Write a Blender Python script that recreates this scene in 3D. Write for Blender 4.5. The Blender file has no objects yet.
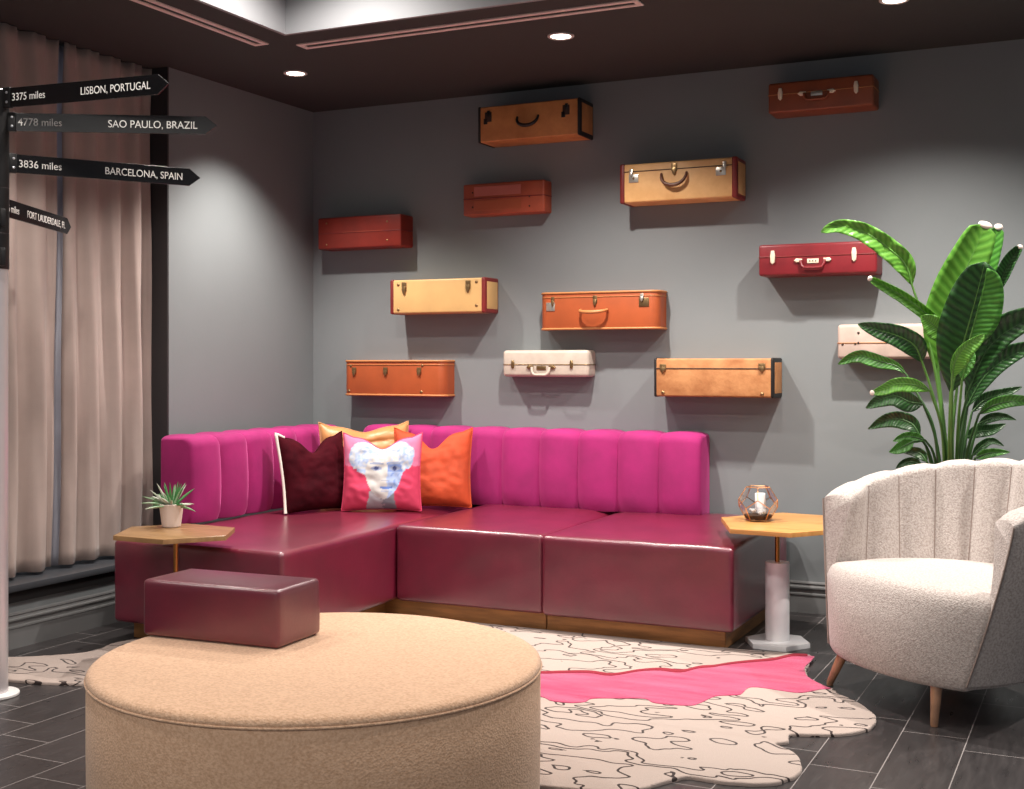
import bpy, bmesh, math, random
from mathutils import Vector, Matrix, noise
from mathutils.geometry import tessellate_polygon
random.seed(7)
PI = math.pi
S = bpy.context.scene
COL = S.collection

# ------------------------------------------------------------------ camera
YAW = math.atan(600/1252.0)
CAM = Vector((4.329, -6.270, 1.25))
F_PX = 1252.0
cd = bpy.data.cameras.new('camera')
cam = bpy.data.objects.new('camera', cd); COL.objects.link(cam)
cam.location = CAM
cam.rotation_euler = (PI/2, 0, YAW)
cd.sensor_width = 36.0
cd.lens = F_PX/1024*36.0
cd.shift_y = -32.5/1024
cd.clip_end = 100
S.camera = cam

# ------------------------------------------------------------------ view, world, lights
S.view_settings.view_transform = 'Standard'
S.view_settings.look = 'None'
S.view_settings.exposure = 0.0
S.view_settings.gamma = 1.0
S.view_settings.use_curve_mapping = False
w = bpy.data.worlds.new('world'); S.world = w
w.use_nodes = True
bg = w.node_tree.nodes['Background']
bg.inputs[0].default_value = (0.86, 0.90, 1.0, 1)
bg.inputs[1].default_value = 0.28

CEIL = 2.75
TRAY_Z = 3.12
def spot(x, y, z, power, size, blend, radius=0.04, tilt=(0, 0), col=(1, .93, .86)):
    l = bpy.data.lights.new('downlight_lamp', 'SPOT')
    l.energy = power; l.spot_size = math.radians(size); l.spot_blend = blend
    l.shadow_soft_size = radius; l.color = col
    o = bpy.data.objects.new('downlight_lamp', l); COL.objects.link(o)
    o.location = (x, y, z)
    o.rotation_euler = (tilt[0], tilt[1], 0)
    return o
DOWN = [(0.51, -0.90), (2.045, -0.985), (3.518, -0.92), (5.05, -0.92)]
POW = [225, 275, 275, 275]
for (x, y), p in zip(DOWN, POW):
    spot(x, y, CEIL-0.02, p, 108 if x < 1 else 132, 0.85 if x < 1 else 1.0, 0.03)
TRAYL = [(1.35, -2.0), (2.85, -2.0), (1.35, -3.6), (2.85, -3.6), (4.35, -2.8)]
for x, y in TRAYL:
    spot(x, y, TRAY_Z-0.03, 65, 150, 0.6)
FARL = [(0.55, -2.6), (0.55, -4.2)]
for x, y in FARL:
    spot(x, y, CEIL-0.02, 55, 110, 0.6)
def area(x, y, z, sx, sy, power, rot=(0, 0, 0), col=(1, .95, .9)):
    l = bpy.data.lights.new('added_fill_lamp', 'AREA')
    l.shape = 'RECTANGLE'; l.size = sx; l.size_y = sy; l.energy = power; l.color = col
    o = bpy.data.objects.new('added_fill_lamp', l); COL.objects.link(o)
    o.location = (x, y, z); o.rotation_euler = rot
    return o
area(2.9, -7.2, 2.7, 5.0, 2.0, 100)  # soft fill added behind the camera to light the fronts, not a known fixture

# ------------------------------------------------------------------ helpers
def lin(c):
    r = []
    for v in c[:3]:
        v = v/255.0
        r.append(v/12.92 if v <= 0.04045 else ((v+0.055)/1.055)**2.4)
    return (*r, 1.0)

def mat(name, col, rough=0.5, metal=0.0, var=None, bump=None, sheen=0.0, sheen_col=None,
        coat=0.0, coat_rough=0.15, spec=0.5, col2=None, emit=None, stretch=(1, 1, 1), sheen_rough=0.4):
    """Principled material; var=(scale, amount) mottles between col and col2; bump=(scale, strength)."""
    m = bpy.data.materials.new(name); m.use_nodes = True
    nt = m.node_tree; N = nt.nodes; Lk = nt.links
    b = N['Principled BSDF']
    b.inputs['Base Color'].default_value = lin(col)
    b.inputs['Roughness'].default_value = rough
    b.inputs['Metallic'].default_value = metal
    b.inputs['Specular IOR Level'].default_value = spec
    b.inputs['Coat Weight'].default_value = coat
    b.inputs['Coat Roughness'].default_value = coat_rough
    b.inputs['Sheen Weight'].default_value = sheen
    b.inputs['Sheen Roughness'].default_value = sheen_rough
    if sheen_col: b.inputs['Sheen Tint'].default_value = lin(sheen_col)
    if emit:
        b.inputs['Emission Color'].default_value = lin(col)
        b.inputs['Emission Strength'].default_value = emit
    if var or bump:
        tc = N.new('ShaderNodeTexCoord')
        mp = N.new('ShaderNodeMapping'); mp.inputs['Scale'].default_value = stretch
        Lk.new(tc.outputs['Object'], mp.inputs['Vector'])
    if var:
        n = N.new('ShaderNodeTexNoise'); n.inputs['Scale'].default_value = var[0]
        n.inputs['Detail'].default_value = 5; n.inputs['Roughness'].default_value = 0.6
        Lk.new(mp.outputs[0], n.inputs['Vector'])
        r = N.new('ShaderNodeValToRGB')
        c2 = col2 or tuple(v*(1-var[1]) for v in col)
        r.color_ramp.elements[0].position = 0.35; r.color_ramp.elements[0].color = lin(c2)
        r.color_ramp.elements[1].position = 0.65; r.color_ramp.elements[1].color = lin(col)
        Lk.new(n.outputs['Fac'], r.inputs['Fac']); Lk.new(r.outputs['Color'], b.inputs['Base Color'])
    if bump:
        n2 = N.new('ShaderNodeTexNoise'); n2.inputs['Scale'].default_value = bump[0]
        n2.inputs['Detail'].default_value = 3
        Lk.new(mp.outputs[0], n2.inputs['Vector'])
        bp = N.new('ShaderNodeBump'); bp.inputs['Strength'].default_value = bump[1]
        bp.inputs['Distance'].default_value = 0.01
        Lk.new(n2.outputs['Fac'], bp.inputs['Height']); Lk.new(bp.outputs['Normal'], b.inputs['Normal'])
    return m

def nt_of(m):
    return m.node_tree, m.node_tree.nodes, m.node_tree.links, m.node_tree.nodes['Principled BSDF']

def obj(name, bm, m, parent=None, smooth=35, loc=None):
    me = bpy.data.meshes.new(name)
    bmesh.ops.recalc_face_normals(bm, faces=bm.faces[:])
    bm.to_mesh(me); bm.free()
    for mm in (m if isinstance(m, (list, tuple)) else [m]): me.materials.append(mm)
    if smooth:
        me.polygons.foreach_set('use_smooth', [True]*len(me.polygons))
        me.set_sharp_from_angle(angle=math.radians(smooth))
    o = bpy.data.objects.new(name, me); COL.objects.link(o)
    if parent: o.parent = parent
    if loc is not None: o.location = loc
    return o

def tag(o, label=None, cat=None, group=None, kind=None):
    if label: o['label'] = label
    if cat: o['category'] = cat
    if group: o['group'] = group
    if kind: o['kind'] = kind
    return o

def thing(name, label, cat, loc=(0, 0, 0), rz=0.0, group=None):
    o = bpy.data.objects.new(name, None); COL.objects.link(o)
    o.empty_display_size = 0.1
    o.location = loc; o.rotation_euler = (0, 0, rz)
    return tag(o, label, cat, group)

def struct(name, bm, m, smooth=35, parent=None):
    o = obj(name, bm, m, parent, smooth); o['kind'] = 'structure'; return o

def BM(): return bmesh.new()

def merge(bm, b2, M=None):
    me = bpy.data.meshes.new('tmp'); b2.to_mesh(me); b2.free()
    if M is not None: me.transform(M)
    bm.from_mesh(me); bpy.data.meshes.remove(me)

def box(bm, x0, x1, y0, y1, z0, z1, r=0.0, seg=3, M=None):
    b = bmesh.new()
    bmesh.ops.create_cube(b, size=1)
    for v in b.verts:
        v.co = Vector(((x0+x1)/2+v.co.x*(x1-x0), (y0+y1)/2+v.co.y*(y1-y0), (z0+z1)/2+v.co.z*(z1-z0)))
    if r > 0:
        bmesh.ops.bevel(b, geom=b.edges[:], offset=r, segments=seg, profile=0.5, affect='EDGES', clamp_overlap=True)
    merge(bm, b, M); return bm

def lathe(bm, prof, seg=32, M=None, cap=True):
    """prof: list of (radius, z)."""
    b = bmesh.new(); rings = []
    for r, z in prof:
        rings.append([b.verts.new((r*math.cos(2*PI*k/seg), r*math.sin(2*PI*k/seg), z)) for k in range(seg)])
    for a, c in zip(rings, rings[1:]):
        for k in range(seg):
            b.faces.new((a[k], a[(k+1) % seg], c[(k+1) % seg], c[k]))
    if cap:
        b.faces.new(rings[0][::-1]); b.faces.new(rings[-1])
    merge(bm, b, M); return bm

def frame_of(t):
    t = t.normalized()
    a = Vector((0, 0, 1)) if abs(t.z) < 0.9 else Vector((1, 0, 0))
    n = t.cross(a).normalized(); return n, t.cross(n).normalized()

def tube(bm, pts, r, seg=8, closed=False, cap=True):
    pts = [Vector(p) for p in pts]; n = len(pts)
    rs = r if isinstance(r, (list, tuple)) else [r]*n
    rings = []; prev = None
    for i, p in enumerate(pts):
        if closed: t = pts[(i+1) % n]-pts[i-1]
        else: t = pts[min(i+1, n-1)]-pts[max(i-1, 0)]
        if prev is None: a, c = frame_of(t)
        else:
            a = (prev-t.normalized()*prev.dot(t.normalized()))
            a = a.normalized() if a.length > 1e-6 else frame_of(t)[0]
            c = t.normalized().cross(a)
        prev = a
        rings.append([bm.verts.new(p+(a*math.cos(2*PI*k/seg)+c*math.sin(2*PI*k/seg))*rs[i]) for k in range(seg)])
    m = n if closed else n-1
    for i in range(m):
        A, B = rings[i], rings[(i+1) % n]
        for k in range(seg):
            bm.faces.new((A[k], A[(k+1) % seg], B[(k+1) % seg], B[k]))
    if cap and not closed:
        bm.faces.new(rings[0][::-1]); bm.faces.new(rings[-1])
    return bm

def prism(bm, poly, z0, z1, inset=0.0, M=None):
    """extruded flat polygon (x, y) from z0 to z1, top edge softened by inset."""
    b = bmesh.new(); n = len(poly)
    def ring(z, off):
        out = []
        for i in range(n):
            p0, p1, p2 = Vector(poly[i-1]), Vector(poly[i]), Vector(poly[(i+1) % n])
            d1 = (p1-p0); d2 = (p2-p1)
            n1 = Vector((-d1.y, d1.x)); n2 = Vector((-d2.y, d2.x))
            nn = (n1.normalized()+n2.normalized())
            if nn.length > 1e-6: nn.normalize()
            q = p1+nn*off
            out.append(b.verts.new((q.x, q.y, z)))
        return out
    area2 = sum(poly[i-1][0]*poly[i][1]-poly[i][0]*poly[i-1][1] for i in range(n))
    sgn = 1 if area2 > 0 else -1
    rr = [ring(z0, 0)]
    if inset > 0:
        rr += [ring(z1-inset, 0), ring(z1-inset*0.35, sgn*inset*0.3), ring(z1, sgn*inset)]
    else:
        rr += [ring(z1, 0)]
    for A, B in zip(rr, rr[1:]):
        for k in range(n):
            b.faces.new((A[k], A[(k+1) % n], B[(k+1) % n], B[k]))
    for R in (rr[0], rr[-1]):
        for t in tessellate_polygon([[v.co for v in R]]):
            try: b.faces.new([R[i] for i in t])
            except ValueError: pass
    merge(bm, b, M); return bm

def grid_surface(bm, fn, nu, nv, closed_u=False, uv=False):
    V = [[bm.verts.new(fn(i/(nu if closed_u else nu-1), j/(nv-1))) for j in range(nv)] for i in range(nu)]
    lay = bm.loops.layers.uv.verify() if uv else None
    for i in range(nu if closed_u else nu-1):
        for j in range(nv-1):
            i2 = (i+1) % nu
            f = bm.faces.new((V[i][j], V[i2][j], V[i2][j+1], V[i][j+1]))
            if uv:
                for lp, (a, c) in zip(f.loops, ((i, j), (i+1, j), (i+1, j+1), (i, j+1))):
                    lp[lay].uv = (a/(nu-1), c/(nv-1))
    return V

def at(x, y, Y):
    """the point of the place seen in the photograph at pixel (x, y), at distance plane Y."""
    s, c = math.sin(YAW), math.cos(YAW)
    d = Vector((-s, c, 0))+Vector((c, s, 0))*((x-512)/F_PX)+Vector((0, 0, 1))*((362-y)/F_PX)
    return CAM+d*((Y-CAM.y)/d.y)

def text_mesh(body, size, m, name, parent, loc, rot, width=None, ext=0.0006):
    c = bpy.data.curves.new(name, 'FONT'); c.body = body; c.size = size; c.extrude = ext
    t = bpy.data.objects.new(name, c); COL.objects.link(t)
    bpy.context.view_layer.update()
    me = bpy.data.meshes.new_from_object(t)
    bpy.data.objects.remove(t); bpy.data.curves.remove(c)
    me.name = name; me.materials.clear(); me.materials.append(m)
    if width:
        xs = [v.co.x for v in me.vertices]; k = width/(max(xs)-min(xs)); x0 = min(xs)
        for v in me.vertices: v.co.x = (v.co.x-x0)*k
    o = bpy.data.objects.new(name, me); COL.objects.link(o)
    o.parent = parent; o.location = loc; o.rotation_euler = rot
    return o

# ------------------------------------------------------------------ materials of the room
M = {}
M['wall'] = mat('grey_wall_paint', (124, 129, 131), 0.6, bump=(60, 0.03), var=(1.2, 0.03))
M['ceiling'] = mat('brown_black_ceiling_paint', (55, 54, 53), 0.75)
M['tray'] = mat('pale_grey_tray_paint', (150, 152, 156), 0.7)
M['base'] = mat('grey_satin_trim', (112, 112, 112), 0.35)
M['jamb'] = mat('charcoal_trim', (44, 42, 44), 0.55)
M['sill'] = mat('dark_sill', (60, 62, 66), 0.3)
M['black'] = mat('matte_black', (14, 13, 14), 0.6)
M['vent'] = mat('pinkish_white_metal', (236, 214, 208), 0.5)
M['lamp'] = mat('lit_lens', (255, 244, 230), 0.5, emit=9.0)
M['ring'] = mat('white_trim_ring', (200, 190, 186), 0.5)

def floor_material():
    m = bpy.data.materials.new('dark_plank_tile'); m.use_nodes = True
    nt, N, Lk, b = nt_of(m)
    tc = N.new('ShaderNodeTexCoord'); sx = N.new('ShaderNodeSeparateXYZ')
    Lk.new(tc.outputs['Object'], sx.inputs[0])
    def ma(op, a, bb=None, c=None):
        n = N.new('ShaderNodeMath'); n.operation = op
        for i, v in enumerate((a, bb, c)):
            if v is None: continue
            if isinstance(v, (int, float)): n.inputs[i].default_value = v
            else: Lk.new(v, n.inputs[i])
        return n.outputs[0]
    W, L = 0.209, 0.62
    u = ma('DIVIDE', ma('SUBTRACT', sx.outputs['X'], 0.136), W)
    row = ma('FLOOR', u); fu = ma('FRACT', u)
    v = ma('DIVIDE', ma('ADD', ma('ADD', sx.outputs['Y'], 1.74-0.62*20), ma('MULTIPLY', ma('SUBTRACT', row, 16), 0.135)), L)
    col_i = ma('FLOOR', v); fv = ma('FRACT', v)
    du = ma('MULTIPLY', ma('MINIMUM', fu, ma('SUBTRACT', 1, fu)), W)
    dv = ma('MULTIPLY', ma('MINIMUM', fv, ma('SUBTRACT', 1, fv)), L)
    d = ma('MINIMUM', du, dv)
    g = ma('LESS_THAN', d, 0.0016)
    comb = N.new('ShaderNodeCombineXYZ'); Lk.new(row, comb.inputs[0]); Lk.new(col_i, comb.inputs[1])
    wn = N.new('ShaderNodeTexWhiteNoise'); wn.noise_dimensions = '3D'; Lk.new(comb.outputs[0], wn.inputs['Vector'])
    mp = N.new('ShaderNodeMapping'); mp.inputs['Scale'].default_value = (14, 2.2, 1)
    Lk.new(tc.outputs['Object'], mp.inputs['Vector'])
    n = N.new('ShaderNodeTexNoise'); n.inputs['Scale'].default_value = 3; n.inputs['Detail'].default_value = 8
    Lk.new(mp.outputs[0], n.inputs['Vector'])
    f = ma('ADD', ma('MULTIPLY', n.outputs['Fac'], 0.75), ma('MULTIPLY', wn.outputs['Value'], 0.25))
    r = N.new('ShaderNodeValToRGB')
    r.color_ramp.elements[0].position = 0.3; r.color_ramp.elements[0].color = lin((40, 38, 39))
    r.color_ramp.elements[1].position = 0.75; r.color_ramp.elements[1].color = lin((62, 58, 58))
    Lk.new(f, r.inputs['Fac'])
    mx = N.new('ShaderNodeMix'); mx.data_type = 'RGBA'
    Lk.new(g, mx.inputs['Factor']); Lk.new(r.outputs['Color'], mx.inputs['A'])
    mx.inputs['B'].default_value = lin((150, 144, 142))
    Lk.new(mx.outputs['Result'], b.inputs['Base Color'])
    rr = ma('ADD', ma('MULTIPLY', n.outputs['Fac'], 0.22), 0.2)
    Lk.new(rr, b.inputs['Roughness'])
    bp = N.new('ShaderNodeBump'); bp.inputs['Strength'].default_value = 0.15; bp.inputs['Distance'].default_value = 0.004
    hh = ma('SUBTRACT', n.outputs['Fac'], ma('MULTIPLY', g, 0.6))
    Lk.new(hh, bp.inputs['Height']); Lk.new(bp.outputs['Normal'], b.inputs['Normal'])
    return m
M['floor'] = floor_material()

# ------------------------------------------------------------------ room shell
X1, Y0 = 7.2, -8.6
WIN_R, WIN_L, SILL = -1.283, -4.7, 0.287
bm = BM(); box(bm, -0.3, X1, Y0, 0.2, -0.1, 0.0)
struct('floor', bm, M['floor'])
bm = BM(); box(bm, -0.3, X1, 0.0, 0.2, 0.0, CEIL+0.5)
struct('wall_back', bm, M['wall'])
bm = BM()
box(bm, -0.3, 0, WIN_R, 0.0, 0, CEIL+0.5)
box(bm, -0.3, 0, WIN_L, WIN_R, 0, SILL-0.035)
box(bm, -0.3, 0, Y0, WIN_L, 0, CEIL+0.5)
struct('wall_left', bm, M['wall'])
# ceiling with the raised tray
TX0, TX1, TY0, TY1 = 0.918, 5.2, -5.2, -1.55
bm = BM()
box(bm, -0.3, TX0-0.02, Y0, 0.2, CEIL, CEIL+0.06)
box(bm, TX1+0.02, X1, Y0, 0.2, CEIL, CEIL+0.06)
box(bm, TX0-0.02, TX1+0.02, TY1+0.02, 0.2, CEIL, CEIL+0.06)
box(bm, TX0-0.02, TX1+0.02, Y0, TY0-0.02, CEIL, CEIL+0.06)
struct('ceiling', bm, M['ceiling'])
bm = BM()
box(bm, TX0-0.02, TX0, TY0-.02, TY1+.02, CEIL, TRAY_Z+0.03)
box(bm, TX1, TX1+0.02, TY0-.02, TY1+.02, CEIL, TRAY_Z+0.03)
box(bm, TX0, TX1, TY1, TY1+0.02, CEIL, TRAY_Z+0.03)
box(bm, TX0, TX1, TY0-0.02, TY0, CEIL, TRAY_Z+0.03)
box(bm, TX0, TX1, TY0, TY1, TRAY_Z, TRAY_Z+0.03)
struct('trim_1', bm, M['tray'])

# baseboards: one moulded profile run along each wall
PROF = [(0, 0), (0.016, 0), (0.016, 0.086), (0.020, 0.090), (0.020, 0.098), (0.013, 0.102), (0.012, 0.112),
        (0.017, 0.118), (0.024, 0.124), (0.024, 0.131), (0.015, 0.135), (0.012, 0.142), (0.017, 0.147), (0.015, 0.153), (0, 0.157)]
def run_profile(bm, a, b_, nrm):
    A = [bm.verts.new((a[0]+nrm[0]*p, a[1]+nrm[1]*p, z)) for p, z in PROF]
    B = [bm.verts.new((b_[0]+nrm[0]*p, b_[1]+nrm[1]*p, z)) for p, z in PROF]
    for k in range(len(PROF)-1): bm.faces.new((A[k], A[k+1], B[k+1], B[k]))
    bm.faces.new(A); bm.faces.new(B[::-1])
bm = BM(); run_profile(bm, (0.0, -0.0005), (X1, -0.0005), (0, -1)); struct('baseboard_back', bm, M['base'], 25)
bm = BM(); run_profile(bm, (0.0005, Y0), (0.0005, -0.03), (1, 0)); struct('baseboard_left', bm, M['base'], 25)

# window: jamb trim, sill, frame, panes
bm = BM(); box(bm, -0.3, 0.004, WIN_R-0.012, WIN_R-0.0005, SILL, CEIL-0.001)
struct('trim_2', bm, M['jamb'])
bm = BM(); box(bm, -0.29, 0.045, WIN_L, WIN_R-0.013, SILL-0.034, SILL-0.004, 0.004, 2)
struct('trim_3', bm, M['sill'])
bm = BM(); box(bm, 0.0005, 0.02, WIN_L, WIN_R, SILL-0.085, SILL-0.0345)
struct('painted_sill_shade', bm, M['black'])  # black strip painted in for the shade under the sill overhang
M['pane'] = bpy.data.materials.new('window_glass'); M['pane'].use_nodes = True
nt, N, Lk, b = nt_of(M['pane'])
b.inputs['Base Color'].default_value = (0.9, 0.95, 1, 1); b.inputs['Transmission Weight'].default_value = 1
b.inputs['Roughness'].default_value = 0.0; b.inputs['IOR'].default_value = 1.02
bm = BM()
for y in (-4.69, -3.85, -3.0, -2.15, -1.345): box(bm, -0.27, -0.23, y, y+0.05, SILL, CEIL)
for z in (SILL, 1.25, 2.0, CEIL-0.06): box(bm, -0.265, -0.235, WIN_L, WIN_R-0.013, z, z+0.05)
wf = struct('window_1', bm, M['jamb'])
bm = BM(); box(bm, -0.253, -0.247, WIN_L, WIN_R-0.014, SILL, CEIL)
obj('window_pane', bm, M['pane'], wf)

# ------------------------------------------------------------------ ceiling fittings
def vent(name, label, x0, x1, y0, y1):
    cx, cy = (x0+x1)/2, (y0+y1)/2
    t = thing(name, label, 'vent', (cx, cy, CEIL))
    a, b_ = (x1-x0)/2, (y1-y0)/2; fw = 0.026
    bm = BM()
    box(bm, -a, -a+fw, -b_, b_, -0.006, -0.0005); box(bm, a-fw, a, -b_, b_, -0.006, -0.0005)
    box(bm, -a+fw, a-fw, -b_, -b_+fw, -0.006, -0.0005); box(bm, -a+fw, a-fw, b_-fw, b_, -0.006, -0.0005)
    obj('frame', bm, M['vent'], t, 0)
    bm = BM(); box(bm, -a+fw, a-fw, -b_+fw, b_-fw, -0.002, -0.0005)
    obj('slot', bm, M['black'], t, 0)
    return t
vent('ceiling_vent', 'long slot ceiling vent running along the left side of the raised ceiling', 0.672, 0.752, -4.4, -1.452)
vent('ceiling_vent', 'long slot ceiling vent running above the suitcases, parallel to their wall', 0.858, 2.56, -1.385, -1.298)
def downlight(x, y, z, label, group='recessed ceiling downlights'):
    t = thing('ceiling_downlight', label, 'ceiling light', (x, y, z), 0, group)
    bm = BM(); lathe(bm, [(0.046, -0.0005), (0.062, -0.0005), (0.062, -0.005), (0.056, -0.008), (0.048, -0.006), (0.046, -0.0005)], 32, cap=False)
    obj('trim_ring', bm, M['ring'], t)
    bm = BM(); lathe(bm, [(0.045, -0.0006), (0.045, -0.004)], 32); obj('lens', bm, M['lamp'], t)
downlight(*DOWN[0], CEIL, 'round recessed downlight nearest the corner of the two grey walls')
downlight(*DOWN[1], CEIL, 'round recessed downlight in the dark ceiling above the tan suitcase with black trim')
downlight(*DOWN[2], CEIL, 'round recessed downlight cut off by the top edge, above the brown suitcase at far right')

# ------------------------------------------------------------------ curtains
def curtain_material(name, col, alpha):
    m = mat(name, col, 0.85, sheen=0.3, bump=(300, 0.1), var=(3, 0.08))
    nt, N, Lk, b = nt_of(m)
    tr = N.new('ShaderNodeBsdfTransparent'); tl = N.new('ShaderNodeBsdfTranslucent')
    tl.inputs['Color'].default_value = lin(col)
    m1 = N.new('ShaderNodeMixShader'); m1.inputs[0].default_value = 0.25
    m2 = N.new('ShaderNodeMixShader'); m2.inputs[0].default_value = alpha
    out = N['Material Output']
    Lk.new(b.outputs[0], m1.inputs[1]); Lk.new(tl.outputs[0], m1.inputs[2])
    Lk.new(m1.outputs[0], m2.inputs[1]); Lk.new(tr.outputs[0], m2.inputs[2])
    Lk.new(m2.outputs[0], out.inputs['Surface'])
    return m
M['drape'] = curtain_material('taupe_drape', (196, 177, 169), 0.06)
M['sheer'] = curtain_material('grey_sheer', (222, 222, 232), 0.12)
def curtain(name, label, m, ya, yb, x, amp, period, zb, seed, zt=CEIL-0.004, n=None):
    rnd = random.Random(seed)
    L = yb-ya; nf = max(3, int(L/period)); n = nf*16
    ph = [rnd.uniform(-.5, .5) for _ in range(nf+3)]; am = [rnd.uniform(.65, 1.2) for _ in range(nf+3)]
    def fn(u, v):
        k = u*nf; i = int(k); f = k-i
        p = ph[i]*(1-f)+ph[i+1]*f; a = am[i]*(1-f)+am[i+1]*f
        top = max(0, (v-0.88)/0.12)
        sharp = math.sin(2*PI*k+p*1.6*(1-v))
        sharp = math.copysign(abs(sharp)**0.75, sharp)
        dx = amp*a*sharp*(0.75+0.25*(1-v))*(1-0.35*top) + 0.006*math.sin(2*PI*(2*k+v*2.0)+p)*(1-v*0.5)
        dx += 0.010*top*math.cos(4*PI*k)
        y = ya+u*L + 0.012*math.sin(v*4+p*3)*(1-v)
        z = zb+(zt-zb)*v
        return Vector((x+dx, y, z))
    bm = BM(); grid_surface(bm, fn, n, 40)
    o = obj(name, bm, m, None, 180)
    sm = o.modifiers.new('thickness', 'SOLIDIFY'); sm.thickness = 0.002
    return tag(o, label, 'curtain')
curtain('drape', 'pinkish taupe pleated drape nearest the grey wall, right of the gap in the curtains', M['drape'], -1.895, -1.302, -0.10, 0.030, 0.125, SILL+0.014, 3)
curtain('drape', 'pinkish taupe pleated drape behind the signpost, left of the gap in the curtains', M['drape'], -4.6, -1.93, -0.095, 0.036, 0.16, SILL+0.010, 5)
curtain('sheer_curtain', 'bluish white sheer curtain hanging behind the taupe drapes at the window', M['sheer'], -4.6, -1.31, -0.160, 0.010, 0.11, SILL+0.004, 9)

# ------------------------------------------------------------------ rug
def rug_material():
    m = mat('cream_rug_with_scribbles', (174, 158, 149), 0.95, sheen=0.15)
    nt, N, Lk, b = nt_of(m)
    tc = N.new('ShaderNodeTexCoord')
    def ma(op, a, bb=0.0):
        q = N.new('ShaderNodeMath'); q.operation = op
        for i, v in enumerate((a, bb)):
            if isinstance(v, (int, float)): q.inputs[i].default_value = v
            else: Lk.new(v, q.inputs[i])
        return q.outputs[0]
    def field(dx, dy):
        off = N.new('ShaderNodeVectorMath'); off.inputs[1].default_value = (dx, dy, 0); Lk.new(tc.outputs['Object'], off.inputs[0])
        mp = N.new('ShaderNodeMapping'); mp.inputs['Scale'].default_value = (0.55, 1.05, 1); Lk.new(off.outputs[0], mp.inputs['Vector'])
        wv = N.new('ShaderNodeTexNoise'); wv.inputs['Scale'].default_value = 15; wv.inputs['Detail'].default_value = 0.5
        Lk.new(mp.outputs[0], wv.inputs['Vector'])
        vm = N.new('ShaderNodeVectorMath'); vm.operation = 'SCALE'; vm.inputs['Scale'].default_value = 0.17
        Lk.new(wv.outputs['Color'], vm.inputs[0])
        va = N.new('ShaderNodeVectorMath'); Lk.new(mp.outputs[0], va.inputs[0]); Lk.new(vm.outputs[0], va.inputs[1])
        n = N.new('ShaderNodeTexNoise'); n.inputs['Scale'].default_value = 5.0; n.inputs['Detail'].default_value = 0.6
        n.inputs['Distortion'].default_value = 0.2
        Lk.new(va.outputs[0], n.inputs['Vector']); return ma('MULTIPLY', n.outputs['Fac'], 6.2)
    e = 0.002
    f0, fx, fy = field(0, 0), field(e, 0), field(0, e)
    gx, gy = ma('SUBTRACT', fx, f0), ma('SUBTRACT', fy, f0)
    g = ma('DIVIDE', ma('SQRT', ma('ADD', ma('MULTIPLY', gx, gx), ma('MULTIPLY', gy, gy))), e)
    d = ma('DIVIDE', ma('ABSOLUTE', ma('SUBTRACT', ma('FRACT', f0), 0.5)), ma('MAXIMUM', g, 1.5))
    line = ma('LESS_THAN', d, 0.0042)
    mx = N.new('ShaderNodeMix'); mx.data_type = 'RGBA'
    Lk.new(line, mx.inputs['Factor']); mx.inputs['A'].default_value = lin((174, 158, 149)); mx.inputs['B'].default_value = lin((50, 38, 36))
    Lk.new(mx.outputs['Result'], b.inputs['Base Color'])
    n2 = N.new('ShaderNodeTexNoise'); n2.inputs['Scale'].default_value = 220
    Lk.new(tc.outputs['Object'], n2.inputs['Vector'])
    bp = N.new('ShaderNodeBump'); bp.inputs['Strength'].default_value = 0.5; bp.inputs['Distance'].default_value = 0.004
    Lk.new(n2.outputs['Fac'], bp.inputs['Height']); Lk.new(bp.outputs['Normal'], b.inputs['Normal'])
    return m
M['rug'] = rug_material()
M['rug_pink'] = mat('pink_rug_pile', (180, 56, 96), 0.95, var=(9, 0), col2=(196, 86, 120), bump=(220, 0.4), sheen=0.3, stretch=(.35, 1.6, 1))
M['rug_red'] = mat('crimson_rug_pile', (140, 28, 48), 0.95, bump=(220, 0.4))

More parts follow.
